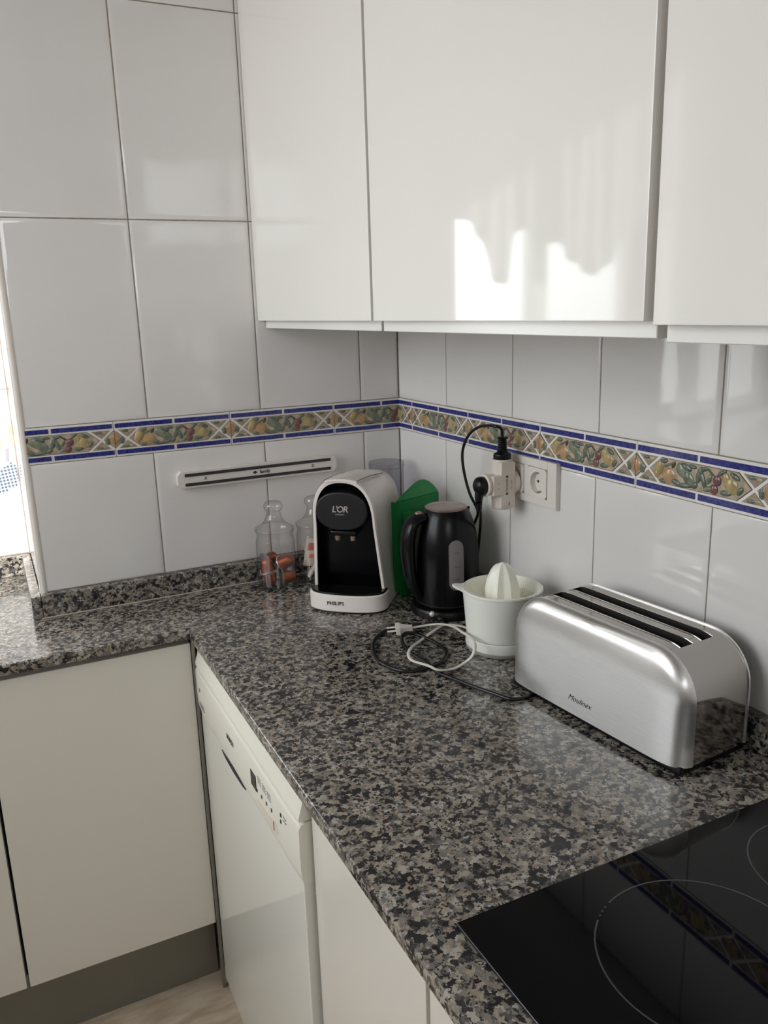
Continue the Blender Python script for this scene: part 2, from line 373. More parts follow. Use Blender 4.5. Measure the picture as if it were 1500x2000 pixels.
def border_bm(clip0=None, clip1=None):
    """fruit border tile: u from -W/2 to W/2, v from -BH to 0"""
    b = MB(); h = TW/2; g = 0.0006; lw = 0.0017; wz = 0.0265; yc = -0.0375; hh = 0.0222
    b.box(-h+g, h-g, 0.0, 0.006, -BH+g, -g, M['glaze'])
    def pad(poly, m, d0=0.0, d1=0.0012, ins=0.0): b.prism(inset(poly, ins) if ins else poly, d0, d1, m, mx=BX)
    for v0, v1 in ((-0.0140, -0.0048), (-0.0700, -0.0608)):
        for u0, u1 in ((-h+0.003, -0.0028), (0.0028, h-0.003)):
            pad([(u0, v0), (u1, v0), (u1, v1), (u0, v1)], M['blue'], -0.0005, 0.0012)
    hexa = [(-h+wz, yc), (-h+2*wz, yc-hh), (h-2*wz, yc-hh), (h-wz, yc), (h-2*wz, yc+hh), (-h+2*wz, yc+hh)]
    pad(hexa, M['outline'], -0.0005, 0.0009, 0.0022); pad(hexa, M['peach'], -0.0005, 0.0012, 0.0030)
    for s in (-1, 1):
        loz = [(s*(h-g), yc-hh), (s*(h-g), yc+hh), (s*(h-wz), yc)]
        li = [(s*(h-g), yc-hh+0.0035), (s*(h-g), yc+hh-0.0035), (s*(h-wz+0.004), yc)]
        lj = [(s*(h-g), yc-hh+0.0047), (s*(h-g), yc+hh-0.0047), (s*(h-wz+0.005), yc)]
        pad(li, M['outline'], -0.0005, 0.0009); pad(lj, M['peach'], -0.0005, 0.0012)
        b.ball((s*h, yc, 0.0010), 0.0115, 0.0115, 0.0022, M['orange'], 12, 8, mx=BX)
        b.ball((s*(h-0.014), yc-0.003, 0.0010), 0.006, 0.008, 0.0012, M['leaf'], 8, 6, mx=BX)
        for tz in (-1, 1):
            tri = [(s*(h-wz), yc), (s*(h-2*wz), yc+tz*hh), (s*(h-0.001), yc+tz*hh)]
            tri = inset(tri, 0.0025); pad(tri, M['olive'], -0.0005, 0.0012)
            cx = sum(p[0] for p in tri)/3; cy = sum(p[1] for p in tri)/3
            b.ball((cx-0.004, cy+tz*0.002, 0.001), 0.008, 0.0032, 0.0012, M['leaf'], 8, 6, mx=BX)
            b.ball((cx+0.007, cy+tz*0.001, 0.001), 0.005, 0.003, 0.0012, M['peach'], 8, 6, mx=BX)
    def fr(u, v, a, c, m, ang=0.0, d=0.0026):
        a *= 1.10; c *= 1.10
        b.ball((0, 0, 0), a, c, d, M[m], 12, 8, mx=BX @ Matrix.Translation((u, yc+v, 0.0010)) @ Matrix.Rotation(ang, 4, 'Z'))
    fr(-0.074, 0.004, 0.0085, 0.0125, 'pear', -0.35); fr(-0.080, -0.006, 0.0045, 0.007, 'orange', 0.3)
    fr(-0.055, -0.006, 0.0125, 0.0118, 'orange'); fr(-0.066, -0.0150, 0.007, 0.003, 'leaf')
    fr(-0.056, 0.0105, 0.009, 0.0022, 'leaf', 0.4, 0.0016); fr(-0.046, 0.0120, 0.003, 0.006, 'outline', -0.5, 0.0013)
    fr(-0.028, 0.006, 0.0135, 0.0095, 'green', -0.55); fr(-0.016, -0.004, 0.0125, 0.0085, 'green', -0.75)
    fr(-0.022, 0.012, 0.011, 0.005, 'leaf', -0.3); fr(-0.022, -0.0150, 0.017, 0.0035, 'leaf', 0.12)
    fr(0.004, 0.005, 0.0055, 0.0125, 'leaf', -0.3); fr(0.012, -0.003, 0.004, 0.013, 'leaf', 0.35)
    fr(0.024, 0.012, 0.011, 0.0016, 'outline', -0.6, 0.0014); fr(0.012, 0.0145, 0.008, 0.003, 'leaf', 0.3)
    fr(0.036, 0.002, 0.0072, 0.0075, 'cherry'); fr(0.031, -0.0115, 0.0075, 0.0070, 'cherry')
    fr(0.052, -0.013, 0.010, 0.004, 'leaf', 0.1); fr(0.061, -0.002, 0.0120, 0.0105, 'pear', -0.5); fr(0.051, 0.008, 0.0065, 0.008, 'pear', 0.5)
    fr(-0.040, -0.0135, 0.010, 0.0045, 'leaf', -0.3); fr(-0.066, 0.0150, 0.008, 0.0035, 'leaf', 0.2); fr(0.020, -0.0130, 0.008, 0.0040, 'green', 0.3); fr(-0.004, -0.012, 0.006, 0.0045, 'leaf', 0.8); fr(0.022, 0.002, 0.004, 0.008, 'green', -0.4); fr(0.076, -0.006, 0.007, 0.004, 'leaf', 0.9); fr(-0.010, 0.015, 0.008, 0.003, 'leaf', -0.1)
    fr(0.066, 0.0125, 0.009, 0.004, 'leaf', -0.4); fr(0.044, 0.0145, 0.008, 0.0035, 'leaf', 0.5)
    # trim the round orange at the joint
    b.clip((h-g, 0, 0), (1, 0, 0)); b.clip((-h+g, 0, 0), (-1, 0, 0))
    if clip0 is not None: b.clip((clip0, 0, 0), (-1, 0, 0))
    if clip1 is not None: b.clip((clip1, 0, 0), (1, 0, 0))
    return b
BORDER = border_bm().mesh('border_tile')

# back wall (faces the camera): plane y = 0, tile faces at y = 0
AX = -0.845
ba = MB(); ba.box(AX-0.010, 0.15, 0.0016, 0.10, -Z0, ZC, M['grout'])
wall_back = tag(ba.build('wall_back'), kind='structure')
ux = [-0.845, -0.601, -0.351, -0.101, 0.0]
put_tiles(wall_back, ux, [0.0, 0.402, 0.802, 1.202], lambda a, b_: (a, 0.0), 0)
ux = [-0.845, -0.5967, -0.3467, -0.0967, 0.0]
put_tiles(wall_back, ux, [-0.347, -BH], lambda a, b_: (a, 0.0), 0)
jA = -0.1735
link('border_tile', border_bm(clip1=0.1735-0.125).mesh('border_tile'), wall_back, (-0.0485-0.0, 0, 0)).location = (jA+0.125, 0, 0)
for k in range(2): link('border_tile', BORDER, wall_back, (jA-0.125-0.25*k, 0, 0))
x3 = jA-0.125-0.5
link('border_tile', border_bm(clip0=AX-x3).mesh('border_tile'), wall_back, (x3, 0, 0))

# right wall: plane x = 0; local u runs along -y
bb = MB(); bb.box(0.0016, 0.10, YB, 0.0, -Z0, ZC, M['grout'])
wall_right = tag(bb.build('wall_right'), kind='structure')
RB = -PI/2
ys = [0.0, 0.2269]
while ys[-1] < 3.3: ys.append(ys[-1]+TW)
def pB(a, b_): return (0.0, -a)
put_tiles(wall_right, ys[:11], [0.0, 0.402, 0.802, 1.202], pB, RB)
ys2 = [0.0, 0.2228]
while ys2[-1] < 2.6: ys2.append(ys2[-1]+TW)
put_tiles(wall_right, ys2, [-0.347, -BH], pB, RB)
jB = 0.069
link('border_tile', border_bm(clip0=0.125-jB).mesh('border_tile'), wall_right, (0, -(jB-0.125), 0), RB)
for k in range(9): link('border_tile', BORDER, wall_right, (0, -(jB+0.125+0.25*k), 0), RB)

# recess: side wall (faces -x at x = -0.857) and back wall (faces -y at y = YR)
br = MB(); br.box(-0.8554, -0.845, 0.0016, YR+0.1, -Z0, ZC, M['grout'])
wall_side = tag(br.build('wall_recess_side'), kind='structure')
RS = -PI/2
put_tiles(wall_side, [0.012, 0.10, YR], [0.055, 0.455, 0.855, ZC], lambda a, b_: (-0.857, b_), RS)
put_tiles(wall_side, [0.012, 0.10, YR], [-0.347, 0.055], lambda a, b_: (-0.857, b_), RS)
bk = MB()
X0, X1 = W1[0], W1[1]
bk.box(XL-0.1, X0, YR+0.0016, YR+0.16, -Z0, ZC, M['grout']); bk.box(X1, -0.845, YR+0.0016, YR+0.16, -Z0, ZC, M['grout'])
bk.box(X0, X1, YR+0.0016, YR+0.16, -Z0, W1[2], M['grout']); bk.box(X0, X1, YR+0.0016, YR+0.16, W1[3], ZC, M['grout'])
wall_rb = tag(bk.build('wall_recess_back'), kind='structure')
put_tiles(wall_rb, [X1+0.006, -0.857], [-0.347, 0.055, 0.455, 0.855, ZC], lambda a, b_: (a, YR), 0)
put_tiles(wall_rb, [XL, -2.0, X0-0.006], [-0.347, 0.055, 0.455, 0.855, ZC], lambda a, b_: (a, YR), 0)
put_tiles(wall_rb, [X0, X0+0.25, X0+0.5, X1], [-0.347, W1[2]-0.004], lambda a, b_: (a, YR), 0)
# printed still life on the recess tile: gingham cloth, basket, leaves
def slab(pts, m, d=0.0006):
    b = MB(); b.prism(pts, 0, d, M[m], mx=Matrix.Translation((0, YR-0.0002, 0)) @ BX); return b
ging = [(-0.985, -0.128), (-0.93, -0.126), (-0.897, -0.134), (-0.886, -0.128), (-0.870, -0.118), (-0.861, -0.128), (-0.860, -0.165), (-0.866, -0.180), (-0.872, -0.183), (-0.879, -0.178), (-0.884, -0.186), (-0.892, -0.192), (-0.902, -0.193), (-0.915, -0.185), (-0.930, -0.192), (-0.950, -0.19), (-0.985, -0.18)]
slab(ging, 'gingham').build('gingham_print', wall_rb)
slab([(-0.985, -0.03), (-0.93, -0.022), (-0.896, -0.032), (-0.885, -0.07), (-0.896, -0.112), (-0.985, -0.116)], 'mural_tan').build('basket_print', wall_rb)
slab([(-0.866, -0.03), (-0.860, -0.032), (-0.862, -0.075), (-0.869, -0.072)], 'mural_tan').build('bread_print', wall_rb)
slab([(-0.879, -0.085), (-0.872, -0.084), (-0.874, -0.118), (-0.881, -0.114)], 'mural_grey').build('jug_print', wall_rb)
slab([(-0.881, -0.06), (-0.878, -0.058), (-0.866, -0.086), (-0.868, -0.090)], 'mural_sage').build('leaf_print', wall_rb)
# rest of the room shell
wl_ = MB(); y0, y1 = W2[0], W2[1]
wl_.box(XL-0.16, XL, YB, y0, -Z0, ZC, M['plaster']); wl_.box(XL-0.16, XL, y1, YR+0.16, -Z0, ZC, M['plaster'])
wl_.box(XL-0.16, XL, y0, y1, -Z0, W2[2], M['plaster']); wl_.box(XL-0.16, XL, y0, y1, W2[3], ZC, M['plaster'])
tag(wl_.build('wall_left'), kind='structure')
wf = MB(); x0, x1 = W_FILL[0], W_FILL[1]
wf.box(XL-0.16, x0, YB-0.16, YB, -Z0, ZC, M['plaster']); wf.box(x1, 0.1, YB-0.16, YB, -Z0, ZC, M['plaster'])
wf.box(x0, x1, YB-0.16, YB, -Z0, W_FILL[2], M['plaster']); wf.box(x0, x1, YB-0.16, YB, W_FILL[3], ZC, M['plaster'])
tag(wf.build('wall_front'), kind='structure')
tag(MB().box(XL-0.16, 0.15, YB-0.16, YR+0.16, ZC, ZC+0.08, M['plaster']).build('ceiling'), kind='structure')
fl = tag(MB().box(XL-0.16, 0.15, YB-0.16, YR+0.16, -Z0-0.08, -Z0-0.004, M['grout']).build('floor'), kind='structure')
ft = MB(); ft.box(0.001, 0.399, 0.001, 0.399, -0.006, 0.0, M['floor'], 0.0012, 1); ftm = ft.mesh('floor_tile')
for i in range(6):
    for j in range(9): link('floor_tile', ftm, fl, (-0.118-0.4*(i+1)+0.0, -0.12-0.4*(j+1)+0.36, -Z0))
# corner bead
tr = MB(); tr.lathe([(0.0095, -0.349), (0.0095, ZC)], M['wplastic'], 12, mx=Matrix.Translation((-0.8485, 0.0080, 0)))
tag(tr.build('trim_1'), kind='structure')
# windows
def window(name, u0, u1, z0, z1, mx, mull):
    """frame in local x-z plane, glass at local y = 0"""
    f = MB(); t = 0.05
    for a, b_, c, d in ((u0, u0+t, z0, z1), (u1-t, u1, z0, z1), (u0+t, u1-t, z0, z0+t), (u0+t, u1-t, z1-t, z1)): f.box(a, b_, -0.03, 0.03, c, d, M['frame'], 0.004, 1, mx=mx)
    root = tag(f.build(name), kind='structure')
    s = MB(); um = (u0+u1)/2
    if mull: s.box(um-0.03, um+0.03, -0.035, 0.02, z0+t, z1-t, M['frame'], 0.004, 1, mx=mx); s.build('mullion', root)
    halves = ((u0+t, um-0.03), (um+0.03, u1-t)) if mull else ((u0+t, u1-t),)
    for a, b_ in halves: MB().box(a, b_, -0.002, 0.002, z0+t, z1-t, M['pane'], mx=mx).build('pane', root)
    return root
window('window_1', W1[0], W1[1], W1[2], W1[3], Matrix.Translation((0, YR+0.10, 0)), True)
window('window_2', W2[0], W2[1], W2[2], W2[3], Matrix.Translation((XL-0.10, 0, 0)) @ Matrix.Rotation(PI/2, 4, 'Z'), True)
window('fill_window', W_FILL[0], W_FILL[1], W_FILL[2], W_FILL[3], Matrix.Translation((0, YB-0.10, 0)), True)  # added out of view to brighten the surfaces facing the camera
# short curtain with a draped lower edge
def curtain():
    t = bmesh.new(); nx, nz = 90, 14
    ctrl = [(-1.86, .50), (-1.78, .50), (-1.70, .44), (-1.62, .33), (-1.55, .29), (-1.47, .33), (-1.40, .39), (-1.34, .36), (-1.29, .43), (-1.26, .42), (-1.22, .27), (-1.17, .28), (-1.13, .40), (-1.08, .45), (-0.97, .47)]
    def low(x):
        for (a, za), (b_, zb) in zip(ctrl[:-1], ctrl[1:]):
            if a <= x <= b_:
                f = (x-a)/(b_-a); f = f*f*(3-2*f); return za+(zb-za)*f
        return ctrl[-1][1]
    V = []
    for i in range(nx+1):
        x = -1.86+0.89*i/nx; row = []
        for k in range(nz+1):
            z = low(x)+(0.98-low(x))*k/nz
            y = YR-0.03+0.010*math.sin(i*0.95)+0.006*math.sin(i*0.41+k*0.2)
            row.append(t.verts.new((x, y, z)))
        V.append(row)
    for i in range(nx):
        for k in range(nz): t.faces.new((V[i][k], V[i+1][k], V[i+1][k+1], V[i][k+1]))
    b = MB(); b.merge(t, M['cloth']); return b.build('window_curtain', ang=180)
cu = curtain(); tag(cu, 'white sheer curtain with draped lower edge over the recess window', 'curtain')
so = cu.modifiers.new('thickness', 'SOLIDIFY'); so.thickness = 0.0008
MB().tube([(-1.90, YR-0.03, 0.985), (-0.94, YR-0.03, 0.985)], 0.008, M['frame'], 10, 1).build('curtain_rod', cu)

# ------------------------------------------------------------------ worktop and upstands
ZT = -0.397
CT = thing('worktop', 'L-shaped speckled grey granite worktop with polished edge', 'worktop', (0, 0, ZT))
wt = MB()
wt.prism([(XL, YR-0.001), (-0.8575, YR-0.001), (-0.8575, -0.001), (-0.0005, -0.001), (-0.0005, -2.6), (-0.604, -2.6), (-0.604, -0.235), (XL, -0.235)], -0.022, 0.0, M['granite'], bev=0.003)
wt.build('slab', CT)
def upstand(label, a):
    o = MB().box(*a, M['granite'], 0.002, 2).build('granite_upstand'); return tag(o, label, 'upstand')
upstand('granite upstand along the worktop below the knife rack', (-0.857, -0.0198, -0.0198, -0.0005, ZT+0.0003, ZT+0.0497))
upstand('granite upstand turning back into the bright recess beside the white corner trim', (-0.877, -0.8575, -0.0198, YR-0.0205, ZT+0.0003, ZT+0.0497))
upstand('short granite upstand along the far wall of the bright recess', (XL+0.002, -0.8575, YR-0.0198, YR-0.0008, ZT+0.0003, ZT+0.0497))
upstand('granite upstand along the right wall behind kettle and toaster', (-0.0180, -0.0008, -2.6, -0.0005, ZT+0.0003, ZT+0.0497))
sb = MB(); sb.tube([(-0.862, -0.0205, ZT+0.0012), (-0.40, -0.0205, ZT+0.0012), (-0.022, -0.0205, ZT+0.0012)], 0.0014, M['beige'], 6, 1); tag(sb.build('sealant_bead'), 'thin pale sealant line along the foot of the back upstand', 'sealant')

# ------------------------------------------------------------------ base cabinets
def base_cab_y(label, x0, x1):
    c = thing('base_cabinet', label, 'cabinet', ((x0+x1)/2, -0.22, -Z0)); cx = (x0+x1)/2; h = Z0
    def bx(name, a, m, bev=0.0): return MB().box(a[0]-cx, a[1]-cx, a[2]+0.22, a[3]+0.22, a[4]+h, a[5]+h, M[m], bev).build(name, c)
    bx('body', (x0+0.001, x1-0.001, -0.198, 0.33 if x1 < -0.9 else -0.03, -1.10, ZT-0.023), 'carcass')
    bx('finger_rail', (x0+0.001, x1-0.001, -0.206, -0.1985, ZT-0.050, ZT-0.024), 'alu')
    bx('door', (x0+0.0015, x1-0.0015, -0.222, -0.203, -1.098, -0.4315), 'base_lacquer', 0.0015)
base_cab_y('cream base cabinet door in the corner left of the dishwasher', -0.984, -0.5995)
CBC = [o for o in C.objects if o.name == 'base_cabinet'][0]
MB().box(-0.6003+0.79175, -0.5945+0.79175, -0.2315+0.22, -0.2225+0.22, 0.001, ZT-0.024+Z0, M['plinth']).build('filler_strip', CBC)
base_cab_y('cream base cabinet at the left frame edge, mostly cut off', -1.58, -0.987)
def base_cab_x(label, y0, y1):
    c = thing('base_cabinet', label, 'cabinet', (-0.57, (y0+y1)/2, -Z0)); cy = (y0+y1)/2; h = Z0
    def bx(name, a, m, bev=0.0): return MB().box(a[0]+0.57, a[1]+0.57, a[2]-cy, a[3]-cy, a[4]+h, a[5]+h, M[m], bev).build(name, c)
    bx('body', (-0.560, -0.03, y0+0.001, y1-0.001, -1.10, ZT-0.023 if y1 > -1 else ZT-0.075), 'carcass')
    bx('door', (-0.580, -0.561, y0+0.002, y1-0.002, -1.098, -0.421), 'base_lacquer', 0.0015)
base_cab_x('narrow white base cabinet right of the dishwasher', -1.166, -0.836)
base_cab_x('white base cabinet under the black hob', -1.80, -1.170)
pl = MB().box(-1.58, -0.5970, -0.176, -0.160, -Z0, -1.104, M['plinth']); tag(pl.build('plinth'), 'grey plinth under the left cabinet doors', 'plinth')
pl = MB().box(-0.54, -0.525, -1.80, -0.838, -Z0, -1.104, M['plinth']); tag(pl.build('plinth'), 'grey plinth under the cabinets right of the dishwasher', 'plinth')

# ------------------------------------------------------------------ dishwasher (front faces -x)
DW = thing('dishwasher', 'white freestanding dishwasher with control panel under the worktop', 'dishwasher', (-0.3, -0.532, -Z0))
DWM = Matrix.Translation((0.3, 0.532, Z0))
d0, d1 = -0.832, -0.232
def dwp(name, fn, lab=None):
    b = MB(); fn(b); bmesh.ops.transform(b.bm, matrix=DWM, verts=b.bm.verts); o = b.build(name, DW)
    if lab: o['label'] = lab
    return o
dwp('body', lambda b: b.box(-0.565, -0.035, d0+0.004, d1-0.004, -Z0+0.001, ZT-0.024, M['appliance']))
dwp('door', lambda b: b.box(-0.594, -0.566, d0+0.003, d1-0.003, -1.235, -0.560, M['appliance'], 0.004))
dwp('kickplate', lambda b: b.box(-0.588, -0.566, d0+0.003, d1-0.003, -Z0+0.001, -1.238, M['appliance'], 0.002))
def panel(b):
    # bulged control panel: profile in x-z swept along y, rounded lower edge
    prof = [(-0.566, -0.478), (-0.585, -0.478), (-0.5965, -0.481), (-0.600, -0.487), (-0.6005, -0.53), (-0.5995, -0.56), (-0.597, -0.572), (-0.592, -0.576), (-0.566, -0.576)]
    ny = 12; secs = []
    for k in range(ny+1):
        y = d0+(d1-d0)*k/ny; f = abs(2*k/ny-1); e = 1 if f < 0.999 else 0
        secs.append([(-0.566+(x+0.566)*(1 if e else 0.93), y, z) for x, z in prof])
    b.loft(secs, M['appliance_p'])
dwp('control_panel', panel)
dwp('top_strip', lambda b: b.prism([(-0.566, -0.4755), (-0.5965, -0.4755), (-0.5965, -0.470), (-0.583, ZT-0.026), (-0.566, ZT-0.026)], d0+0.001, d1-0.001, M['appliance_p'], mx=Matrix(((1, 0, 0, 0), (0, 0, 1, 0), (0, 1, 0, 0), (0, 0, 0, 1)))))
dwp('display', lambda b: b.box(-0.6012, -0.600, -0.640, -0.612, -0.534, -0.507, M['display'], 0.0003, 1), 'small black display window')
for yy, zz in ((-0.644, -0.529), (-0.668, -0.527), (-0.692, -0.525), (-0.717, -0.522), (-0.7626, -0.503), (-0.7605, -0.515)):
    dwp('indicator', lambda b: b.box(-0.6013, -0.600, yy-0.0022, yy+0.0022, zz-0.0030, zz+0.0030, M['print_dark'], 0.0003, 1))
for yy in (-0.656, -0.680, -0.704):
    dwp('legend_print', lambda b: [b.box(-0.6010, -0.600, yy-0.012+0.0006*k, yy+0.006, -0.510+0.0045*k, -0.5085+0.0045*k, M['print_grey']) for k in range(3)])
dwp('legend_print', lambda b: [b.box(-0.6010, -0.600, -0.785, -0.773, -0.506+0.006*k, -0.504+0.006*k, M['print_grey']) for k in range(2)])
dwp('handle_slot', lambda b: b.prism([(-0.395, -0.585), (-0.470, -0.5805), (-0.5515, -0.5830), (-0.530, -0.5875), (-0.470, -0.5910), (-0.420, -0.5895)], -0.5955, -0.580, M['shadowgap'], mx=Matrix(((0, 0, 1, 0), (1, 0, 0, 0), (0, 1, 0, 0), (0, 0, 0, 1)))), 'dark lens shaped handle recess')
dwp('power_switch', lambda b: [b.box(-0.6014, -0.600, -0.272, -0.268, -0.519+0.0045*k, -0.516+0.0045*k, M['print_grey']) for k in range(2)])
dwp('vent_mark', lambda b: [b.box(-0.6014, -0.600, -0.30+0.004*k, -0.272+0.004*k, -0.552+0.004*k, -0.5505+0.004*k, M['print_grey']) for k in range(3)])
dwp('worn_patch', lambda b: b.prism([(-0.635, -0.545), (-0.665, -0.541), (-0.70, -0.538), (-0.735, -0.532), (-0.745, -0.545), (-0.73, -0.556), (-0.69, -0.557), (-0.65, -0.553)], -0.6008, -0.600, M['wear'], mx=Matrix(((0, 0, 1, 0), (1, 0, 0, 0), (0, 1, 0, 0), (0, 0, 0, 1)))), 'rubbed pinkish patch below the buttons')
dwp('slider_mark', lambda b: b.box(-0.6013, -0.600, -0.7255, -0.7235, -0.552, -0.536, M['print_dark']))
text('maker_lettering', 'BOSCH', 0.0125, M['print_dark'], DWM @ frame_mx((-0.6012, -0.490, -0.517), (0, -1, 0), (0, 0, 1), (-1, 0, 0)), DW, bold=0.0003)

# ------------------------------------------------------------------ wall cabinets (doors face -x)
def wall_cab(label, y0, y1, zb, dzv, xo=0.0):
    c = thing('wall_cabinet', label, 'cabinet', (-0.17, (y0+y1)/2, zb)); cy = (y0+y1)/2
    top = 0.96
    MB().box(-0.327+0.17+xo, -0.002+0.17, y0+0.0025-cy, y1-0.0025-cy, dzv, top-zb, M['carcass'], 0.0008, 1).build('body', c)
    MB().box(-0.345+0.17+xo, -0.3275+0.17+xo, y0+0.0022-cy, y1-0.0022-cy, 0.0, top-zb, M['lacquer'], 0.0015, 2).build('door', c)
wall_cab('white gloss wall cabinet in the corner, leftmost of three', -0.5885, -0.001, 0.1945, -0.0165)
wall_cab('white gloss wall cabinet in the middle with bright window reflection', -1.1880, -0.5925, 0.1945, -0.0165)
wall_cab('white gloss wall cabinet at the right frame edge above the hob', -1.795, -1.1955, 0.1912, -0.0165)

# ------------------------------------------------------------------ hob
HB = thing('hob', 'black glass ceramic hob set into the worktop', 'hob', (-0.30, -1.475, ZT))
hx0, hx1, hy0, hy1 = -0.55, -0.045, -1.77, -1.1795
MB().box(hx0+0.30, hx1+0.30, hy0+1.475, hy1+1.475, 0.0005, 0.0045, M['hob'], 0.001, 2).build('glass', HB)
MB().box(hx0+0.2985, hx0+0.30, hy0+1.475, hy1+1.475, 0.0003, 0.0042, M['hob_edge'], 0.0004, 1).build('edge_trim', HB)
def ring(cx, cy, r, gaps=()):
    b = MB(); mx = Matrix.Translation((cx+0.30, cy+1.475, 0.0045)); a = 0.0; w_ = 0.0008
    spans = []; cur = 0.0
    for g0, g1 in gaps: spans.append((cur, g0)); cur = g1
    spans.append((cur, 2*PI))
    for s0, s1 in spans: b.lathe([(r-w_, 0.0), (r-w_, 0.00025), (r+w_, 0.00025), (r+w_, 0.0)], M['hob_line'], max(4, int(72*(s1-s0)/(2*PI))), mx=mx, a0=s0, a1=s1)
    b.build('cooking_zone', HB)
ring(-0.362, -1.329, 0.105, ((1.92, 2.20),)); ring(-0.150, -1.300, 0.082); ring(-0.165, -1.59, 0.105); ring(-0.385, -1.60, 0.0725)
for a in (1.99, 2.06, 2.13): MB().lathe([(0, 0.00025), (0.0012, 0.00025), (0.0012, 0)], M['hob_line'], 8, mx=Matrix.Translation((-0.062+0.105*math.cos(a), 0.146+0.105*math.sin(a), 0.0045))).build('zone_dot', HB)
MB().lathe([(0, 0.0003), (0.0015, 0.0003), (0.0015, 0)], M['hob_line'], 8, mx=Matrix.Translation((-0.205, 0.105, 0.0045))).build('zone_dot', HB)

# ------------------------------------------------------------------ toaster
TA = 0.0894
TO = thing('toaster', 'brushed steel long-slot toaster with black base beside the juicer', 'toaster', (-0.0983, -0.9150, ZT), -PI/2+TA)
# local: +x along the length (towards the hob), -y towards the room, profile in x-z
TL, THh, TR_, TV = 0.3474, 0.1642, 0.0671, 0.0555
def tprof(ins=0.0, z0=0.012, n=10):
    L = TL/2-ins; H = THh-ins; R = TR_-ins; P = [(-L, z0)]
    for k in range(n+1):
        a = PI-PI/2*k/n; P.append((-L+R+R*math.cos(a), H-R+R*math.sin(a)))
    for k in range(n+1):
        a = PI/2-PI/2*k/n; P.append((L-R+R*math.cos(a), H-R+R*math.sin(a)))
    P.append((L, z0)); return P
def side_panel(s):
    b = MB(); secs = []
    D = 0.016 if s < 0 else 0.006
    pts = [(0.0, -0.002), (0.0, 0.001)]
    for k in range(1, 8):
        a = PI/2*k/7; pts.append((0.020*(1-math.cos(a)), D*math.sin(a)))
    if s < 0: pts += [(0.030, D+0.0016), (0.042, D+0.0026), (0.056, D+0.0032)]
    for ins, dv in pts: secs.append([(x, s*(TV+dv+(0.007*(1-z/THh)*min(1, ins/0.02) if s < 0 else 0)), z) for x, z in tprof(ins)])
    b.loft(secs, M['steel'], closed=True, caps=True)
    return b.build('side_panel', TO, 28)
side_panel(-1); side_panel(1)
def band():
    """polished band over top and ends, with two real slots"""
    t = bmesh.new(); P = tprof(0.0016, 0.012, 10); n = len(P)
    ze = THh-0.0016-(TR_-0.0016)+math.sqrt((TR_-0.0016)**2-(0.127-(TL/2-TR_))**2)
    P = [p for p in P if abs(abs(p[0])-0.127) > 0.002 or p[1] < 0.1]
    P += [(-0.127, ze), (0.127, ze)]
    P = [p for p in P if p[1] < 0.1 and p[0] < 0][:]+sorted([p for p in P if p[1] >= 0.1], key=lambda p: p[0])+[p for p in P if p[1] < 0.1 and p[0] > 0]
    ia = [i for i, p in enumerate(P) if p == (-0.127, ze)][0]; ib = [i for i, p in enumerate(P) if p == (0.127, ze)][0]
    vs = [-TV, -0.0340, -0.0085, 0.0085, 0.0325, TV]
    G = [[t.verts.new((x, v, z)) for v in vs] for x, z in P]
    for i in range(len(P)-1):
        for k in range(len(vs)-1):
            if ia <= i < ib and k in (1, 3): continue
            t.faces.new((G[i][k], G[i][k+1], G[i+1][k+1], G[i+1][k]))
    bmesh.ops.recalc_face_normals(t, faces=t.faces)
    b = MB(); b.merge(t, M['chrome']); b.build('body', TO, 28)
    zt = THh-0.0016; zb = zt-0.11; top = P[ia:ib+1]
    for v0, v1 in ((vs[1], vs[2]), (vs[3], vs[4])):
        s = MB(); tt = bmesh.new()
        A = [tt.verts.new((x, v0, z)) for x, z in top]; B_ = [tt.verts.new((x, v1, z)) for x, z in top]
        A2 = [tt.verts.new((x, v0, zb)) for x, z in top]; B2 = [tt.verts.new((x, v1, zb)) for x, z in top]; m_ = len(top)
        for k in range(m_-1):
            tt.faces.new((A[k], A[k+1], A2[k+1], A2[k])); tt.faces.new((B_[k+1], B_[k], B2[k], B2[k+1])); tt.faces.new((A2[k], A2[k+1], B2[k+1], B2[k]))
        tt.faces.new((A[0], A2[0], B2[0], B_[0])); tt.faces.new((A[-1], B_[-1], B2[-1], A2[-1]))
        s.merge(tt, M['slot']); so_ = s.build('slot', TO)
        hw = MB()
        for k in range(16): hw.box(-0.120+k*0.0158, -0.118+k*0.0158, v0+0.003, v0+0.0045, zb+0.02, zt-0.014, M['element']); hw.box(-0.120+k*0.0158, -0.118+k*0.0158, v1-0.0045, v1-0.003, zb+0.02, zt-0.014, M['element'])
        for zz in (zt-0.022, zt-0.05): hw.box(-0.123, 0.123, v0+0.002, v0+0.003, zz, zz+0.002, M['element']); hw.box(-0.123, 0.123, v1-0.003, v1-0.002, zz, zz+0.002, M['element'])
        hw.build('heating_wires', so_)['kind'] = 'stuff'
        rim = MB(); rim.tube([(x, v0, z+0.0003) for x, z in top], 0.0009, M['chrome'], 6, 1); rim.build('slot_rim', so_)
        rim = MB(); rim.tube([(x, v1, z+0.0003) for x, z in top], 0.0009, M['chrome'], 6, 1); rim.build('slot_rim', so_)
band()
tb = MB(); tb.box(-TL/2+0.004, TL/2-0.004, -TV-0.018, TV+0.003, 0.0006, 0.0135, M['black_plastic'], 0.003, 2); tb.build('base', TO)
text('maker_lettering', 'Moulinex', 0.0125, M['print_dark'], frame_mx((-0.009, -TV-0.0250, 0.037), (1, 0, 0), (0, 0.03, 1), (0, -1, 0.03)), TO, shear=0.45, bold=-0.0001)
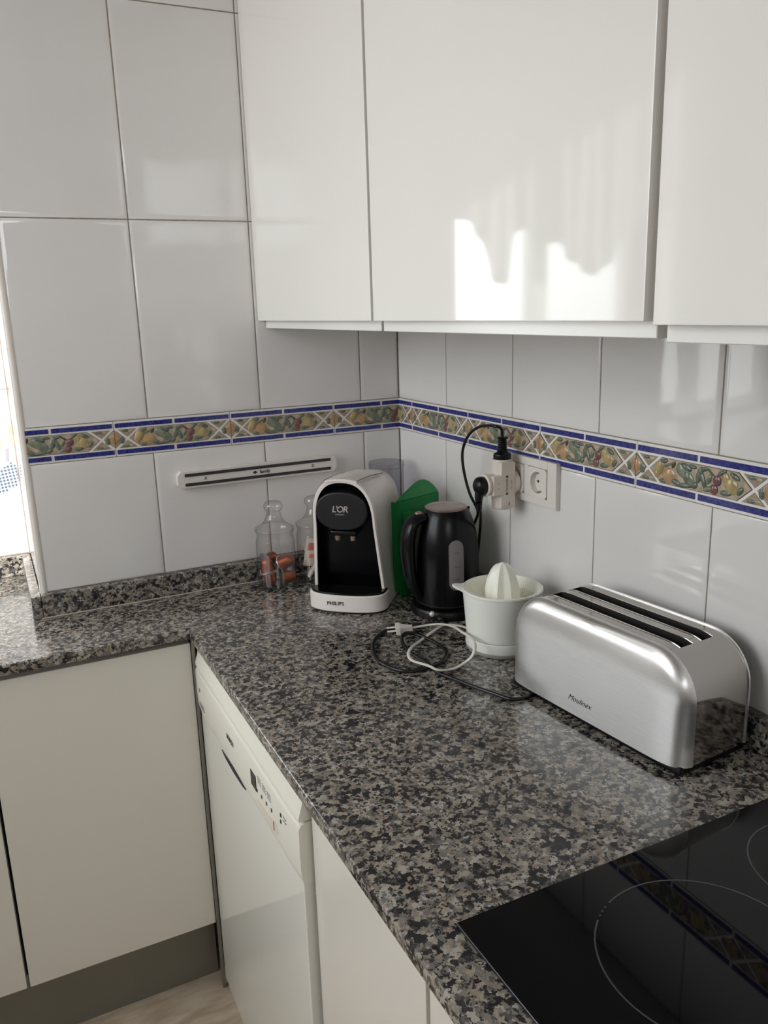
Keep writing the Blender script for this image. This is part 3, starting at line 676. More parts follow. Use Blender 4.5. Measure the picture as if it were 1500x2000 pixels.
blk = [(-0.1641, -0.806, -0.393), (-0.1844, -0.8089, -0.393), (-0.2204, -0.8068, -0.393), (-0.2362, -0.7754, -0.393), (-0.2505, -0.74, -0.393), (-0.2634, -0.6998, -0.393), (-0.2751, -0.6635, -0.393), (-0.276, -0.6202, -0.391), (-0.2826, -0.5735, -0.388), (-0.2781, -0.539, -0.386), (-0.265, -0.5076, -0.386), (-0.2455, -0.4932, -0.387), (-0.2306, -0.5023, -0.390), (-0.2216, -0.5221, -0.392), (-0.2152, -0.5594, -0.393), (-0.2182, -0.5925, -0.393), (-0.2394, -0.6213, -0.393), (-0.2625, -0.6326, -0.393), (-0.2958, -0.6375, -0.393), (-0.3201, -0.6307, -0.393), (-0.3373, -0.6042, -0.393), (-0.3428, -0.5642, -0.393), (-0.3264, -0.5085, -0.393), (-0.3056, -0.4761, -0.393), (-0.2738, -0.451, -0.393), (-0.2502, -0.4528, -0.393), (-0.2209, -0.4548, -0.393), (-0.195, -0.4550, -0.393)]
def local(o): return (Matrix.Translation(o.location) @ o.rotation_euler.to_matrix().to_4x4()).inverted()
def cord(name, pts, r, m, parent, flat=1.0, lab=None):
    b = MB(); b.tube(pts, r, M[m], 8, 6, flat); bmesh.ops.transform(b.bm, matrix=local(parent), verts=b.bm.verts)
    o = b.build(name, parent, 60)
    if lab: o['label'] = lab
    return o
cord('power_cord', blk, 0.0033, 'black_rubber', TO, lab='black cord lying in loops on the worktop')

# ------------------------------------------------------------------ citrus juicer
JU = thing('citrus_juicer', 'cream plastic electric citrus juicer with ribbed cone', 'juicer', (-0.111, -0.612, ZT))
MB().lathe([(0, 0.0008), (0.0655, 0.0008), (0.0670, 0.004), (0.0665, 0.007), (0, 0.007)], M['print_grey'], 48).build('base_ring', JU)
MB().lathe([(0, 0.0072), (0.0655, 0.0072), (0.0672, 0.010), (0.0668, 0.024), (0.0655, 0.026), (0, 0.026)], M['juicer_milky'], 48).build('motor_base', JU)
jc = MB(); jc.lathe([(0.0640, 0.0265), (0.0655, 0.028), (0.0680, 0.06), (0.0712, 0.100), (0.0725, 0.112), (0.0718, 0.1145), (0.0695, 0.1145), (0.0690, 0.110), (0.0660, 0.060), (0.0635, 0.030), (0.0, 0.0275)], M['juicer_milky'], 56); jc.build('juice_container', JU)
# outer drip lip with a pouring spout towards the kettle
t = bmesh.new(); N = 64; r0s = []
for k in range(N):
    a = 2*PI*k/N; dv = math.atan2(math.sin(a-2.55), math.cos(a-2.55))
    ex = 0.018*math.exp(-(dv/0.16)**2)
    dr = math.atan2(math.sin(a-0.9), math.cos(a-0.9)); band_w = 0.0050*math.exp(-(dr/1.0)**2)+0.0008
    r0s.append((a, ex, band_w))
rr = []
for (a, ex, bw) in r0s:
    ca, sa = math.cos(a), math.sin(a)
    rr.append([t.verts.new((r*ca, r*sa, z)) for r, z in ((0.0712, 0.106), (0.0715+bw+ex, 0.1085+ex*0.25), (0.0720+bw+ex, 0.1125+ex*0.3), (0.0712, 0.1135))])
for k in range(N):
    A, B_ = rr[k], rr[(k+1) % N]
    for q in range(3): t.faces.new((A[q], A[q+1], B_[q+1], B_[q]))
bmesh.ops.recalc_face_normals(t, faces=t.faces)
lp = MB(); lp.merge(t, M['juicer_milky']); lp.build('spout_lip', JU, 50)
sv = MB(); sv.lathe([(0.0692, 0.1138), (0.0675, 0.1142), (0.0655, 0.110), (0.0600, 0.0865), (0.0560, 0.0820), (0.0300, 0.0800), (0.0, 0.0800)], M['juicer'], 48); stn = sv.build('strainer', JU, 40)
rb = MB()
for k in range(30):
    a = -0.9+2.2*k/29
    rb.box(0.0555, 0.0675, -0.0011, 0.0011, 0.0, 0.0015, M['juicer'], mx=Matrix.Rotation(a, 4, 'Z') @ Matrix.Translation((0.0, 0, 0.0830)) @ Matrix.Translation((0.0555, 0, 0)) @ Matrix.Rotation(-1.10, 4, 'Y') @ Matrix.Translation((-0.0545, 0, 0)))
rb.build('strainer_rib', stn)['kind'] = 'stuff'
cn = MB(); secs = []; N = 80
for i in range(17):
    f = i/16; z = 0.0805+0.0800*f; r = 0.0320*math.sqrt(max(0.0, 1-f**2.3))+0.0006
    sec = []
    for k in range(N):
        a = 2*PI*k/N; q = (k % 10)/10.0; ridge = 1-abs(2*q-1); cr_ = ridge**1.5*0.17
        sec.append(((r*(0.87+cr_))*math.cos(a+0.30), (r*(0.87+cr_))*math.sin(a+0.30), z))
    secs.append(sec)
cn.loft(secs, M['juicer']); cn.build('reamer_cone', JU, 40)
wht = [(-0.2273, -0.4799, -0.385), (-0.189, -0.4842, -0.385), (-0.1785, -0.5117, -0.377), (-0.1770, -0.5505, -0.369), (-0.1860, -0.5920, -0.362), (-0.1905, -0.6312, -0.359), (-0.1960, -0.6527, -0.363), (-0.2054, -0.6607, -0.377), (-0.2194, -0.6578, -0.389), (-0.2466, -0.6634, -0.3925), (-0.2773, -0.6674, -0.386), (-0.2886, -0.6521, -0.3815), (-0.3033, -0.6222, -0.3805), (-0.2975, -0.5959, -0.380), (-0.2781, -0.571, -0.3805), (-0.2358, -0.528, -0.392), (-0.1998, -0.5031, -0.393), (-0.1591, -0.4818, -0.393), (-0.135, -0.500, -0.393), (-0.128, -0.525, -0.392), (-0.122, -0.5465, -0.388)]
cord('power_cord', wht, 0.0021, 'wplastic', JU, 1.5, lab='white flat cord looped over the black cord')
JL = local(JU)
pg = MB(); pa = Vector((-0.2540, -0.4690, -0.386)); ax = (Vector((-0.2273, -0.4799, -0.385))-pa).normalized(); sd = ax.cross(Vector((0, 0, 1))).normalized(); up = sd.cross(ax)
pmx = JL @ frame_mx(pa, ax, sd, up)
pg.loft([[(x, s*wd, q*hh) for s, q in ((-1, -1), (1, -1), (1, 1), (-1, 1))] for x, wd, hh in ((-0.004, 0.0165, 0.0055), (0.0, 0.0170, 0.0065), (0.004, 0.0165, 0.0065), (0.006, 0.0120, 0.0060), (0.016, 0.0075, 0.0050), (0.028, 0.0052, 0.0042))], M['wplastic'], mx=pmx)
pw = pg.build('plug', JU)
for s in (-1, 1): MB().tube([(-0.004, s*0.0095, 0), (-0.021, s*0.0090, 0)], 0.0020, M['silver'], 8, 1, mx=pmx).build('pin', pw)

# ------------------------------------------------------------------ kettle and its base
KX, KY = -0.104, -0.400
KB = thing('power_base', 'round black power base with cord under the kettle', 'base', (KX, KY, ZT))
MB().lathe([(0, 0.0008), (0.0720, 0.0008), (0.0755, 0.004), (0.0755, 0.013), (0.0720, 0.0185), (0.0640, 0.0200), (0, 0.0200)], M['black_plastic'], 48).build('base_disc', KB)
MB().ball((-0.060, -0.044, 0.0155), 0.0060, 0.0060, 0.0060, M['silver'], 12, 8).build('indicator_lamp', KB)
MB().ball((-0.050, -0.060, 0.009), 0.0065, 0.0065, 0.0050, M['machine_grey'], 12, 8).build('switch_button', KB)
KE = thing('kettle', 'black plastic electric kettle with steel lid disc and water window', 'kettle', (KX, KY, ZT+0.0204))
MB().lathe([(0, 0.0), (0.0600, 0.0), (0.0620, 0.002), (0.0632, 0.010), (0.0650, 0.030), (0.0664, 0.060), (0.0664, 0.095), (0.0645, 0.125), (0.0605, 0.150), (0.0545, 0.172), (0.0490, 0.187), (0.0450, 0.1945), (0.0432, 0.1970), (0, 0.1970)], M['kettle'], 56).build('body', KE)
MB().lathe([(0.0622, 0.004), (0.0635, 0.0050), (0.0635, 0.0062), (0.0626, 0.0070)], M['machine_grey'], 56).build('foot_trim', KE)
kl = MB(); kl.lathe([(0.0430, 0.1972), (0.0432, 0.1990), (0.0415, 0.2005), (0.0, 0.2022)], M['kettle_lid'], 48); kl.build('lid', KE)
HD = Vector((-0.995, 0.087, 0)); HS = Vector((-0.087, -0.995, 0))
hp = [(0.050, 0.183), (0.063, 0.181), (0.076, 0.172), (0.0830, 0.152), (0.0855, 0.125), (0.0845, 0.095), (0.081, 0.065), (0.075, 0.042), (0.067, 0.026), (0.058, 0.019)]
kh = MB(); hps = spline([HD*a+Vector((0, 0, b_)) for a, b_ in hp], 4); secs = []
for i, p in enumerate(hps):
    d = (hps[min(i+1, len(hps)-1)]-hps[max(i-1, 0)]).normalized(); nn = HS.cross(d).normalized(); f = i/(len(hps)-1)
    wd = 0.0195+0.003*math.sin(PI*f); th = 0.0092+0.0040*math.sin(PI*min(1, f*1.2))
    secs.append([p+HS*wd*math.cos(2*PI*k/14)+nn*th*math.sin(2*PI*k/14) for k in range(14)])
kh.loft(secs, M['kettle']); hn = kh.build('handle', KE, 60)
MB().ball(HD*0.060+Vector((0, 0, 0.192)), 0.008, 0.007, 0.004, M['brass'], 12, 8).build('lid_button', hn)
ksp = MB(); ksp.loft([[(-HD)*0.040+Vector((0, 0, 0.197))+HS*0.016*s+(-HD)*e+Vector((0, 0, -h_)) for s, e, h_ in ((-1, 0, 0), (-0.6, 0.008, 0.006), (0, 0.014, 0.003), (0.6, 0.008, 0.006), (1, 0, 0), (0.8, 0.012, 0.035), (0, 0.020, 0.05), (-0.8, 0.012, 0.035))], [(-HD)*0.038+Vector((0, 0, 0.160))+HS*0.006*s+(-HD)*0.010 for s in (-1, -0.6, 0, 0.6, 1, 0.8, 0, -0.8)]], M['kettle']); ksp.build('spout', KE, 50)
def kr(z):
    pr = [(0.0632, 0.010), (0.0650, 0.030), (0.0664, 0.060), (0.0664, 0.095), (0.0645, 0.125), (0.0605, 0.150), (0.0545, 0.172)]
    for (a, za), (b_, zb) in zip(pr[:-1], pr[1:]):
        if za <= z <= zb: return a+(b_-a)*(z-za)/(zb-za)
    return 0.06
wa = math.atan2(-0.975, -0.222); kw = MB(); t = bmesh.new(); rows = []
for i in range(15):
    f = 0.5-0.5*math.cos(PI*i/14); z = 0.043+0.102*f; q_ = min(min(f, 1-f)*0.102/0.0155, 1.0); hw_ = 0.0155*max(0.05, math.sqrt(max(0.0, 1-(1-q_)**2))); r = kr(z)+0.0012
    rows.append([t.verts.new(((r)*math.cos(wa+hw_*(j-2)/2/r), (r)*math.sin(wa+hw_*(j-2)/2/r), z)) for j in range(5)])
for A, B_ in zip(rows[:-1], rows[1:]):
    for j in range(4): t.faces.new((A[j], A[j+1], B_[j+1], B_[j]))
kw.merge(t, M['level']); kwo = kw.build('water_window', KE, 60); kwo['label'] = 'grey frosted water level strip'
for z in (0.066, 0.092, 0.120):
    r = kr(z)+0.0018; MB().box(-0.005, 0.005, -0.0004, 0.0004, -0.0006, 0.0006, M['cherry'], mx=Matrix.Translation((r*math.cos(wa), r*math.sin(wa), z)) @ Matrix.Rotation(wa+PI/2, 4, 'Z')).build('level_mark', kwo)

# ------------------------------------------------------------------ green plastic board behind the kettle
GB = thing('folding_board', 'green plastic folding board standing between coffee machine and kettle', 'board', (-0.0960, -0.2640, ZT))
gx = Vector((0.952, 0.306, 0)); gy = Vector((-0.306, 0.952, 0)); gm = frame_mx((0, 0, 0), gx, gy, (0, 0, 1))
b = MB(); b.prism([(-0.060, 0.0005), (0.066, 0.0005), (0.066, 0.212), (-0.0665, 0.212)], -0.003, 0.0, M['greenp'], mx=gm @ Matrix(((1, 0, 0, 0), (0, 0, 1, 0), (0, 1, 0, 0), (0, 0, 0, 1))), bev=0.0008); b.build('main_panel', GB)
b = MB(); b.box(-0.0640, -0.0605, 0.0002, 0.016, 0.010, 0.2100, M['greenp'], 0.001, 2, mx=gm); b.build('side_flap', GB)
b = MB(); pts = [(-0.066, 0.0), (-0.060, 0.005), (-0.030, 0.017), (0.000, 0.029), (0.020, 0.036), (0.036, 0.039), (0.048, 0.037), (0.057, 0.031), (0.063, 0.021), (0.066, 0.010), (0.066, 0.0)]
b.prism(pts, 0, 0.003, M['greenp'], mx=gm @ Matrix.Translation((0, 0.0, 0.2110)) @ Matrix.Rotation(PI/2-0.75, 4, 'X'), bev=0.0008); b.build('top_flap', GB)
b = MB(); b.box(-0.050, -0.026, -0.0052, -0.0030, 0.050, 0.186, M['greenp'], 0.0009, 1, mx=gm); b.build('raised_rib', GB)

# ------------------------------------------------------------------ coffee machine
CA = -math.atan2(0.65, 0.76)
CM = thing('coffee_machine', 'white and black capsule coffee machine in the corner', 'coffee machine', (-0.302+0.65*0.17, -0.318+0.76*0.17, ZT), CA)
OY = -0.17                                   # local y of the front edge of the tray
def arch(hb, ht, H, z0=0.0, n=12):
    """half widths at bottom and shoulder, closed arch outline (x, z)"""
    P = [(-hb, z0)]; zs = H*0.66
    for k in range(1, 5): f = k/5; P.append((-(hb+(ht-hb)*f), z0+(zs-z0)*f))
    for k in range(2*n+1):
        a = PI-PI*k/(2*n); ca, sa = math.cos(a), math.sin(a); e = 0.80
        P.append((ht*math.copysign(abs(ca)**e, ca), zs+(H-zs)*abs(sa)**e))
    for k in range(4, 0, -1): f = k/5; P.append(((hb+(ht-hb)*f), z0+(zs-z0)*f))
    P.append((hb, z0)); return P
def lean(u, z): return OY+u-0.036*z/0.281
shell = MB(); out = []
for u, hb, ht, H in ((0.052, 0.0790, 0.0650, 0.2790), (0.054, 0.0805, 0.0668, 0.2805), (0.060, 0.0808, 0.0675, 0.2812), (0.13, 0.0800, 0.0670, 0.2760), (0.20, 0.0775, 0.0650, 0.2660), (0.26, 0.0720, 0.0600, 0.2540), (0.285, 0.0660, 0.0540, 0.2460), (0.295, 0.0600, 0.0480, 0.2380)):
    out.append([(x, lean(u, z)+ (0.0 if u < 0.1 else 0.036*z/0.281*min(1, (u-0.06)/0.2)), z) for x, z in arch(hb, ht, H, 0.002)])
inner = [[(x, lean(u, z), z) for x, z in arch(0.0735, 0.0605, 0.2735, 0.002)] for u in (0.057, 0.052)]
shell.loft(inner+out, M['machine_white'], closed=True, caps=False)
t = bmesh.new(); t.faces.new([t.verts.new(p) for p in out[-1]]); shell.merge(t, M['machine_white'])
shell.build('shell', CM, 40)
fp = MB(); a_in = [(x, z) for x, z in arch(0.0735, 0.0605, 0.2735, 0.003)]
fp.loft([[(x, lean(u, z), z) for x, z in a_in] for u in (0.0565, 0.092)], M['machine_black'], closed=True, caps=False)
t = bmesh.new(); t.faces.new([t.verts.new((x, lean(0.092, z), z)) for x, z in a_in]); fp.merge(t, M['machine_black']); fp.build('front_panel', CM, 40)
bh = MB(); secs = []
for du, sc in ((0.030, 1.0), (-0.001, 1.0), (-0.005, 0.97), (-0.007, 0.90)):
    secs.append([(0.0555*sc*math.copysign(abs(math.cos(2*PI*k/40))**0.85, math.cos(2*PI*k/40))-0.0035, lean(0.056+du, 0.212), 0.2130+0.0410*sc*math.copysign(abs(math.sin(2*PI*k/40))**0.85, math.sin(2*PI*k/40))) for k in range(40)])
bh.loft(secs, M['machine_grey']); hdm = bh.build('brew_head', CM, 40)
yl = lean(0.049, 0.212)-0.0004
text('logo', "L'OR", 0.0185, M['silver'], frame_mx((-0.006, yl, 0.2170), (1, 0, 0), (0, 0, 1), (0, -1, 0)), hdm, shear=0.2, space=0.84, bold=0.0001)
text('logo', "BARISTA", 0.0042, M['silver'], frame_mx((-0.006, yl, 0.2065), (1, 0, 0), (0, 0, 1), (0, -1, 0)), hdm, space=1.2)
spt = MB(); spt.box(-0.032, 0.024, OY+0.030, OY+0.085, 0.158, 0.170, M['machine_black'], 0.004, 2); spt.build('spout_block', CM)
for x in (-0.020, 0.013):
    MB().lathe([(0.0, 0.0), (0.0050, 0.0), (0.0060, 0.004), (0.0060, 0.013), (0, 0.013)], M['brass'], 16, mx=Matrix.Translation((x, OY+0.044, 0.1465))).build('spout', CM)
def tray(hw, u0, bulge, u1, n=16):
    P = [(hw, OY+u1)]+[(hw*math.cos(PI*k/n-0) if True else 0, 0) for k in range(0)]
    F = []
    for k in range(n+1):
        a = PI*k/n; ca = math.cos(a); F.append((hw*math.copysign(abs(ca)**0.80, ca), OY+u0+bulge-bulge*abs(math.sin(a))**0.85))
    return [(hw, OY+u1)]+F+[(-hw, OY+u1)]
dt = MB(); T = tray(0.0835, 0.0, 0.040, 0.058); T2 = tray(0.0815, 0.002, 0.039, 0.058)
dt.loft([[(x, y, 0.0035) for x, y in T2], [(x, y, 0.0055) for x, y in T], [(x, y, 0.0375) for x, y in T], [(x, y, 0.0395) for x, y in T2]], M['machine_white']); dtr = dt.build('drip_tray', CM, 40)
fo = MB(); T3 = tray(0.080, 0.004, 0.038, 0.11); fo.loft([[(x, y, 0.0006) for x, y in T3], [(x, y, 0.0036) for x, y in T3]], M['machine_black']); fo.build('foot', CM)
dg = MB(); T4 = tray(0.0800, 0.0035, 0.038, 0.0575)
dg.loft([[(x, y, 0.0396) for x, y in T4], [(x, y, 0.0430) for x, y in T4], [(x*0.98, OY+0.0045+(y-OY-0.0045)*0.985, 0.0440) for x, y in T4]], M['machine_black']); dgo = dg.build('drip_grid', CM, 40)
gr = MB()
for k in range(9): gr.box(-0.048+k*0.012-0.002, -0.048+k*0.012+0.002, OY+0.024, OY+0.055, 0.0438, 0.0446, M['machine_black'], 0.0003, 1)
gr.build('grid_bar', dgo)['kind'] = 'stuff'
text('maker_lettering', 'PHILIPS', 0.0108, M['print_dark'], frame_mx((-0.017, OY-0.0004, 0.0225), (1, 0, 0), (0, 0, 1), (0, -1, 0)), dtr, bold=0.00018, space=1.08)
# lid lever on top: slightly raised strip with dark seams
lv = MB(); sA, sB = [], []
for u, H in ((0.050, 0.2815), (0.058, 0.2822), (0.13, 0.2770), (0.20, 0.2670)):
    hw = 0.034+(0.0 if u < 0.1 else (u-0.05)*0.05); zt_ = lambda x, H=H: H-0.008*(x/0.045)**2+0.0004
    ad = lean(u, H)+(0.0 if u < 0.1 else 0.036*H/0.281*min(1, (u-0.06)/0.2))
    sA.append([(hw*s, ad, zt_(hw*s)) for s in (-1, -0.6, -0.2, 0.2, 0.6, 1)]+[(hw*s, ad, zt_(hw*s)-0.004) for s in (1, 0.6, 0.2, -0.2, -0.6, -1)])
lv.loft(sA, M['machine_white']); lvo = lv.build('lid_lever', CM, 40)
sm = MB()
for s in (-1, 1): sm.tube([(Vector(q[5 if s > 0 else 0])+Vector((s*0.0007, 0, -0.0001))) for q in sA], 0.0007, M['print_dark'], 6, 1)
sm.build('seam', lvo)
# clear water tank behind the body
tk = MB(); tmx = Matrix.Translation((0.012, OY+0.340, 0))
tk.lathe([(0.0, 0.012), (0.039, 0.012), (0.0405, 0.016), (0.0410, 0.246)], M['tank'], 40, mx=tmx); tko = tk.build('water_tank', CM, 40); tko['label'] = 'clear plastic water tank at the back'
MB().lathe([(0.0412, 0.2445), (0.0420, 0.2465), (0.0420, 0.2555), (0.0405, 0.2575), (0.0, 0.2580)], M['tank'], 40, mx=tmx).build('tank_lid', tko)
MB().lathe([(0.0, 0.0006), (0.038, 0.0006), (0.039, 0.0115), (0.0, 0.0115)], M['machine_black'], 32, mx=tmx).build('tank_foot', CM)
CL = local(CM)
cord1 = [(-0.0405, -0.5055, -0.0320), (-0.0415, -0.5060, -0.0180), (-0.047, -0.5080, -0.0105), (-0.054, -0.5020, -0.0080), (-0.056, -0.4835, -0.0085), (-0.058, -0.4508, -0.015), (-0.06, -0.4203, -0.0325), (-0.06, -0.3989, -0.0578), (-0.058, -0.3895, -0.0855), (-0.05, -0.3859, -0.1239), (-0.04, -0.3892, -0.1621), (-0.026, -0.3966, -0.1998), (-0.0235, -0.3760, -0.2346), (-0.0235, -0.352, -0.290), (-0.0235, -0.330, -0.350), (-0.0250, -0.312, -0.386), (-0.028, -0.290, -0.3918), (-0.050, -0.200, -0.3918), (-0.080, -0.130, -0.3900)]
cord('power_cord', cord1, 0.0030, 'black_rubber', CM, lab='black cord arching from the top plug down behind the kettle')

# ------------------------------------------------------------------ wall socket, adaptor and plugs
SO = thing('double_socket', 'white double wall socket plate under the fruit border', 'socket', (0.0, -0.5410, -0.1085))
# local: depth along -x
def plate_with_hole(x0, x1, hy, hz, r, m, name, parent, yc):
    """square plate with a round opening; x0 is the front face"""
    t = bmesh.new(); n = 32; A, B_, D, E_ = [], [], [], []
    for k in range(n):
        a = 2*PI*(k+0.5)/n; c_, s_ = math.cos(a), math.sin(a); q = min(hy/abs(c_), hz/abs(s_))
        A.append(t.verts.new((x0, yc+q*c_, q*s_))); B_.append(t.verts.new((x0, yc+r*c_, r*s_))); D.append(t.verts.new((x1, yc+q*c_, q*s_))); E_.append(t.verts.new((-0.0012, yc+r*0.97*c_, r*0.97*s_)))
    for k in range(n):
        k2 = (k+1) % n
        t.faces.new((A[k], A[k2], B_[k2], B_[k])); t.faces.new((D[k], D[k2], A[k2], A[k])); t.faces.new((B_[k], B_[k2], E_[k2], E_[k]))
    t.faces.new(E_)
    bmesh.ops.recalc_face_normals(t, faces=t.faces)
    b = MB(); b.merge(t, m); return b.build(name, parent, 30)
fr_ = MB()
for a in ((0.0640, 0.0900, -0.0425, 0.0430), (-0.0900, -0.0640, -0.0425, 0.0430), (-0.0640, 0.0640, 0.0280, 0.0430), (-0.0640, 0.0640, -0.0425, -0.0280), (-0.0072, 0.0072, -0.0280, 0.0280)):
    fr_.box(-0.010, -0.0002, *a, M['wplastic'], 0.0012, 2)
fr_.build('frame', SO)
for yc in (0.0355, -0.0355):
    ins_ = plate_with_hole(-0.0118, -0.0004, 0.0279, 0.0277, 0.0205, M['wplastic'], 'socket_insert', SO, yc)
    for dy in (-0.0095, 0.0095): MB().lathe([(0.0, 0.0008), (0.0027, 0.0008), (0.0027, 0.0)], M['print_dark'], 12, mx=Matrix.Translation((-0.0013, yc+dy, 0)) @ Matrix.Rotation(-PI/2, 4, 'Y')).build('pin_hole', ins_)
    for dz in (-0.0180, 0.0180): MB().box(-0.0100, -0.0013, yc-0.003, yc+0.003, dz-0.0012, dz+0.0012, M['brass'], 0.0004, 1).build('earth_clip', ins_)
ADX, ADY, ADZ = -0.0405, -0.5055, -0.1180
AD = thing('plug_adaptor', 'ivory multi-way plug adaptor with black plugs in the left socket', 'adaptor', (ADX, ADY, ADZ))
RXm = Matrix.Rotation(PI/2, 4, 'X')        # lathe axis to -y
RXp = Matrix.Rotation(-PI/2, 4, 'X')       # lathe axis to +y
RMX = Matrix.Rotation(-PI/2, 4, 'Y')       # lathe axis to -x
b = MB(); b.lathe([(0.0, -0.0485), (0.0185, -0.0485), (0.0205, -0.0465), (0.0205, 0.0450), (0.0190, 0.0475), (0.0165, 0.0475), (0.0160, 0.040), (0.0, 0.040)], M['adaptor'], 32); b.build('upright_barrel', AD)
b = MB(); b.lathe([(0.0, -0.004), (0.0200, -0.004), (0.0200, 0.036), (0.0215, 0.037), (0.0215, 0.041), (0.0190, 0.0425), (0.0165, 0.0425), (0.0160, 0.034), (0.0, 0.034)], M['adaptor'], 32, mx=RMX); b.build('side_barrel', AD)
b = MB(); b.lathe([(0.0, 0.0), (0.0190, 0.0), (0.0190, 0.014), (0.0235, 0.017), (0.0240, 0.020), (0.0240, 0.0262), (0.0, 0.0262)], M['adaptor'], 36, mx=Matrix.Rotation(PI/2, 4, 'Y')); b.build('wall_plug', AD)
b = MB(); b.box(-0.034, 0.012, -0.0225, -0.010, -0.0195, 0.0195, M['adaptor'], 0.003, 2); fpl = b.build('front_plate', AD)
b = MB(); b.box(-0.0165, 0.0165, -0.0222, -0.010, -0.045, 0.044, M['adaptor'], 0.004, 2); b.build('upright_rib', AD)
FY = -0.0227
for dz in (-0.0165, 0.0165): MB().lathe([(0.0, 0.0004), (0.0024, 0.0004), (0.0024, 0.0)], M['print_dark'], 12, mx=Matrix.Translation((-0.004, FY+0.0002, dz)) @ RXm).build('screw_hole', fpl)
text('maker_lettering', 'famatel', 0.0080, M['print_grey'], frame_mx((-0.0045, FY, 0.0), (0, 0, 1), (-1, 0, 0), (0, -1, 0)), fpl, bold=0.0002)
text('rating_lettering', '16A 250V', 0.0050, M['print_grey'], frame_mx((0.006, FY, 0.0), (0, 0, 1), (-1, 0, 0), (0, -1, 0)), fpl)
MB().box(0.0005, 0.0020, -0.0226, -0.0215, -0.040, -0.033, M['print_dark']).build('arrow_mark', AD)
for dz in (-0.005, 0.005): MB().box(-0.026, -0.020, FY, FY+0.001, dz-0.0005, dz+0.0005, M['print_grey']).build('arrow_mark', AD)
# plugs belong to their cords
p1 = MB(); q1 = CL @ Matrix.Translation((ADX, ADY, -0.0780))
p1.lathe([(0.0, 0.0), (0.0158, 0.0), (0.0172, 0.013), (0.0165, 0.017), (0.0110, 0.020), (0.0085, 0.024)]+[x for k in range(5) for x in ((0.0100-0.0004*k, 0.0245+0.0042*k), (0.0100-0.0004*k, 0.0262+0.0042*k), (0.0072, 0.0268+0.0042*k), (0.0072, 0.0285+0.0042*k))]+[(0.0095, 0.0460), (0.0110, 0.0475), (0.0095, 0.0490), (0, 0.0495)], M['black_plastic'], 24, mx=q1); p1.build('plug', CM, 40)
cord2 = [(-0.0920, -0.5055, -0.150), (-0.0890, -0.5050, -0.162), (-0.064, -0.467, -0.190), (-0.040, -0.4277, -0.226), (-0.028, -0.404, -0.262), (-0.0235, -0.390, -0.310), (-0.0235, -0.388, -0.355), (-0.0255, -0.389, -0.380), (-0.031, -0.390, -0.389), (-0.045, -0.392, -0.389)]
cord('power_cord', cord2, 0.0030, 'black_rubber', KB)
KL = local(KB)
p2 = MB(); q2 = KL @ Matrix.Translation((ADX-0.0385, ADY, ADZ)) @ RMX
p2.lathe([(0.0, 0.0), (0.0156, 0.0), (0.0175, 0.0045), (0.0180, 0.010), (0.0165, 0.016), (0.0115, 0.0205), (0.0, 0.0225)], M['black_plastic'], 24, mx=q2)
p2.tube([(ADX-0.0490, ADY, ADZ-0.006), (ADX-0.0520, ADY, ADZ-0.018), (ADX-0.0526, ADY, ADZ-0.032), (ADX-0.0515, ADY, ADZ-0.048)], lambda f: 0.0100-0.0050*f, M['black_plastic'], 12, 4, mx=KL)
for k in range(5): p2.lathe([(0.0050, -0.0012), (0.0080-0.0005*k, 0), (0.0050, 0.0012)], M['black_plastic'], 12, mx=KL @ Matrix.Translation((ADX-0.0526+0.0002*k, ADY, ADZ-0.026-0.0042*k)))
p2.build('plug', KB, 40)

# ------------------------------------------------------------------ magnetic knife rack
KR = thing('knife_rack', 'white magnetic knife rack with two dark strips on the back wall', 'knife rack', (-0.366, -0.0002, -0.1395))
# the rack hangs very slightly out of level
b = MB(); e = 0.188; c = 0.008
b.prism([(-e+c, -0.019), (e-c, -0.019), (e-c*0.6, -0.015), (e, -0.011), (e, 0.011), (e-c*0.6, 0.015), (e-c, 0.019), (-e+c, 0.019), (-e+c*0.6, 0.015), (-e, 0.011), (-e, -0.011), (-e+c*0.6, -0.015)], 0.0003, 0.016, M['wplastic'], mx=BX, bev=0.0012); rk = b.build('backing', KR)
for zz in (0.0105, -0.0105): MB().box(-e+0.016, e-0.016, -0.0185, -0.0150, zz-0.0032, zz+0.0032, M['print_dark'], 0.0005, 1).build('magnet_strip', KR)
for xx in (-0.127, 0.127): MB().lathe([(0.0, 0.0016), (0.0022, 0.0014), (0.0036, 0.0002), (0.0036, 0)], M['alu'], 14, mx=Matrix.Translation((xx, -0.0160, 0)) @ RXm).build('screw', KR)
text('maker_lettering', 'family', 0.0105, M['print_dark'], frame_mx((0.010, -0.0163, 0.0), (1, 0, 0), (0, 0, 1), (0, -1, 0)), KR, shear=0.15, bold=0.0002)
b = MB(); b.prism([(-0.0055, 0), (0, -0.0042), (0.0055, 0), (0, 0.0042)], 0.0, 0.0004, M['print_dark'], mx=Matrix.Translation((-0.013, -0.0160, 0)) @ BX); b.build('logo', KR)

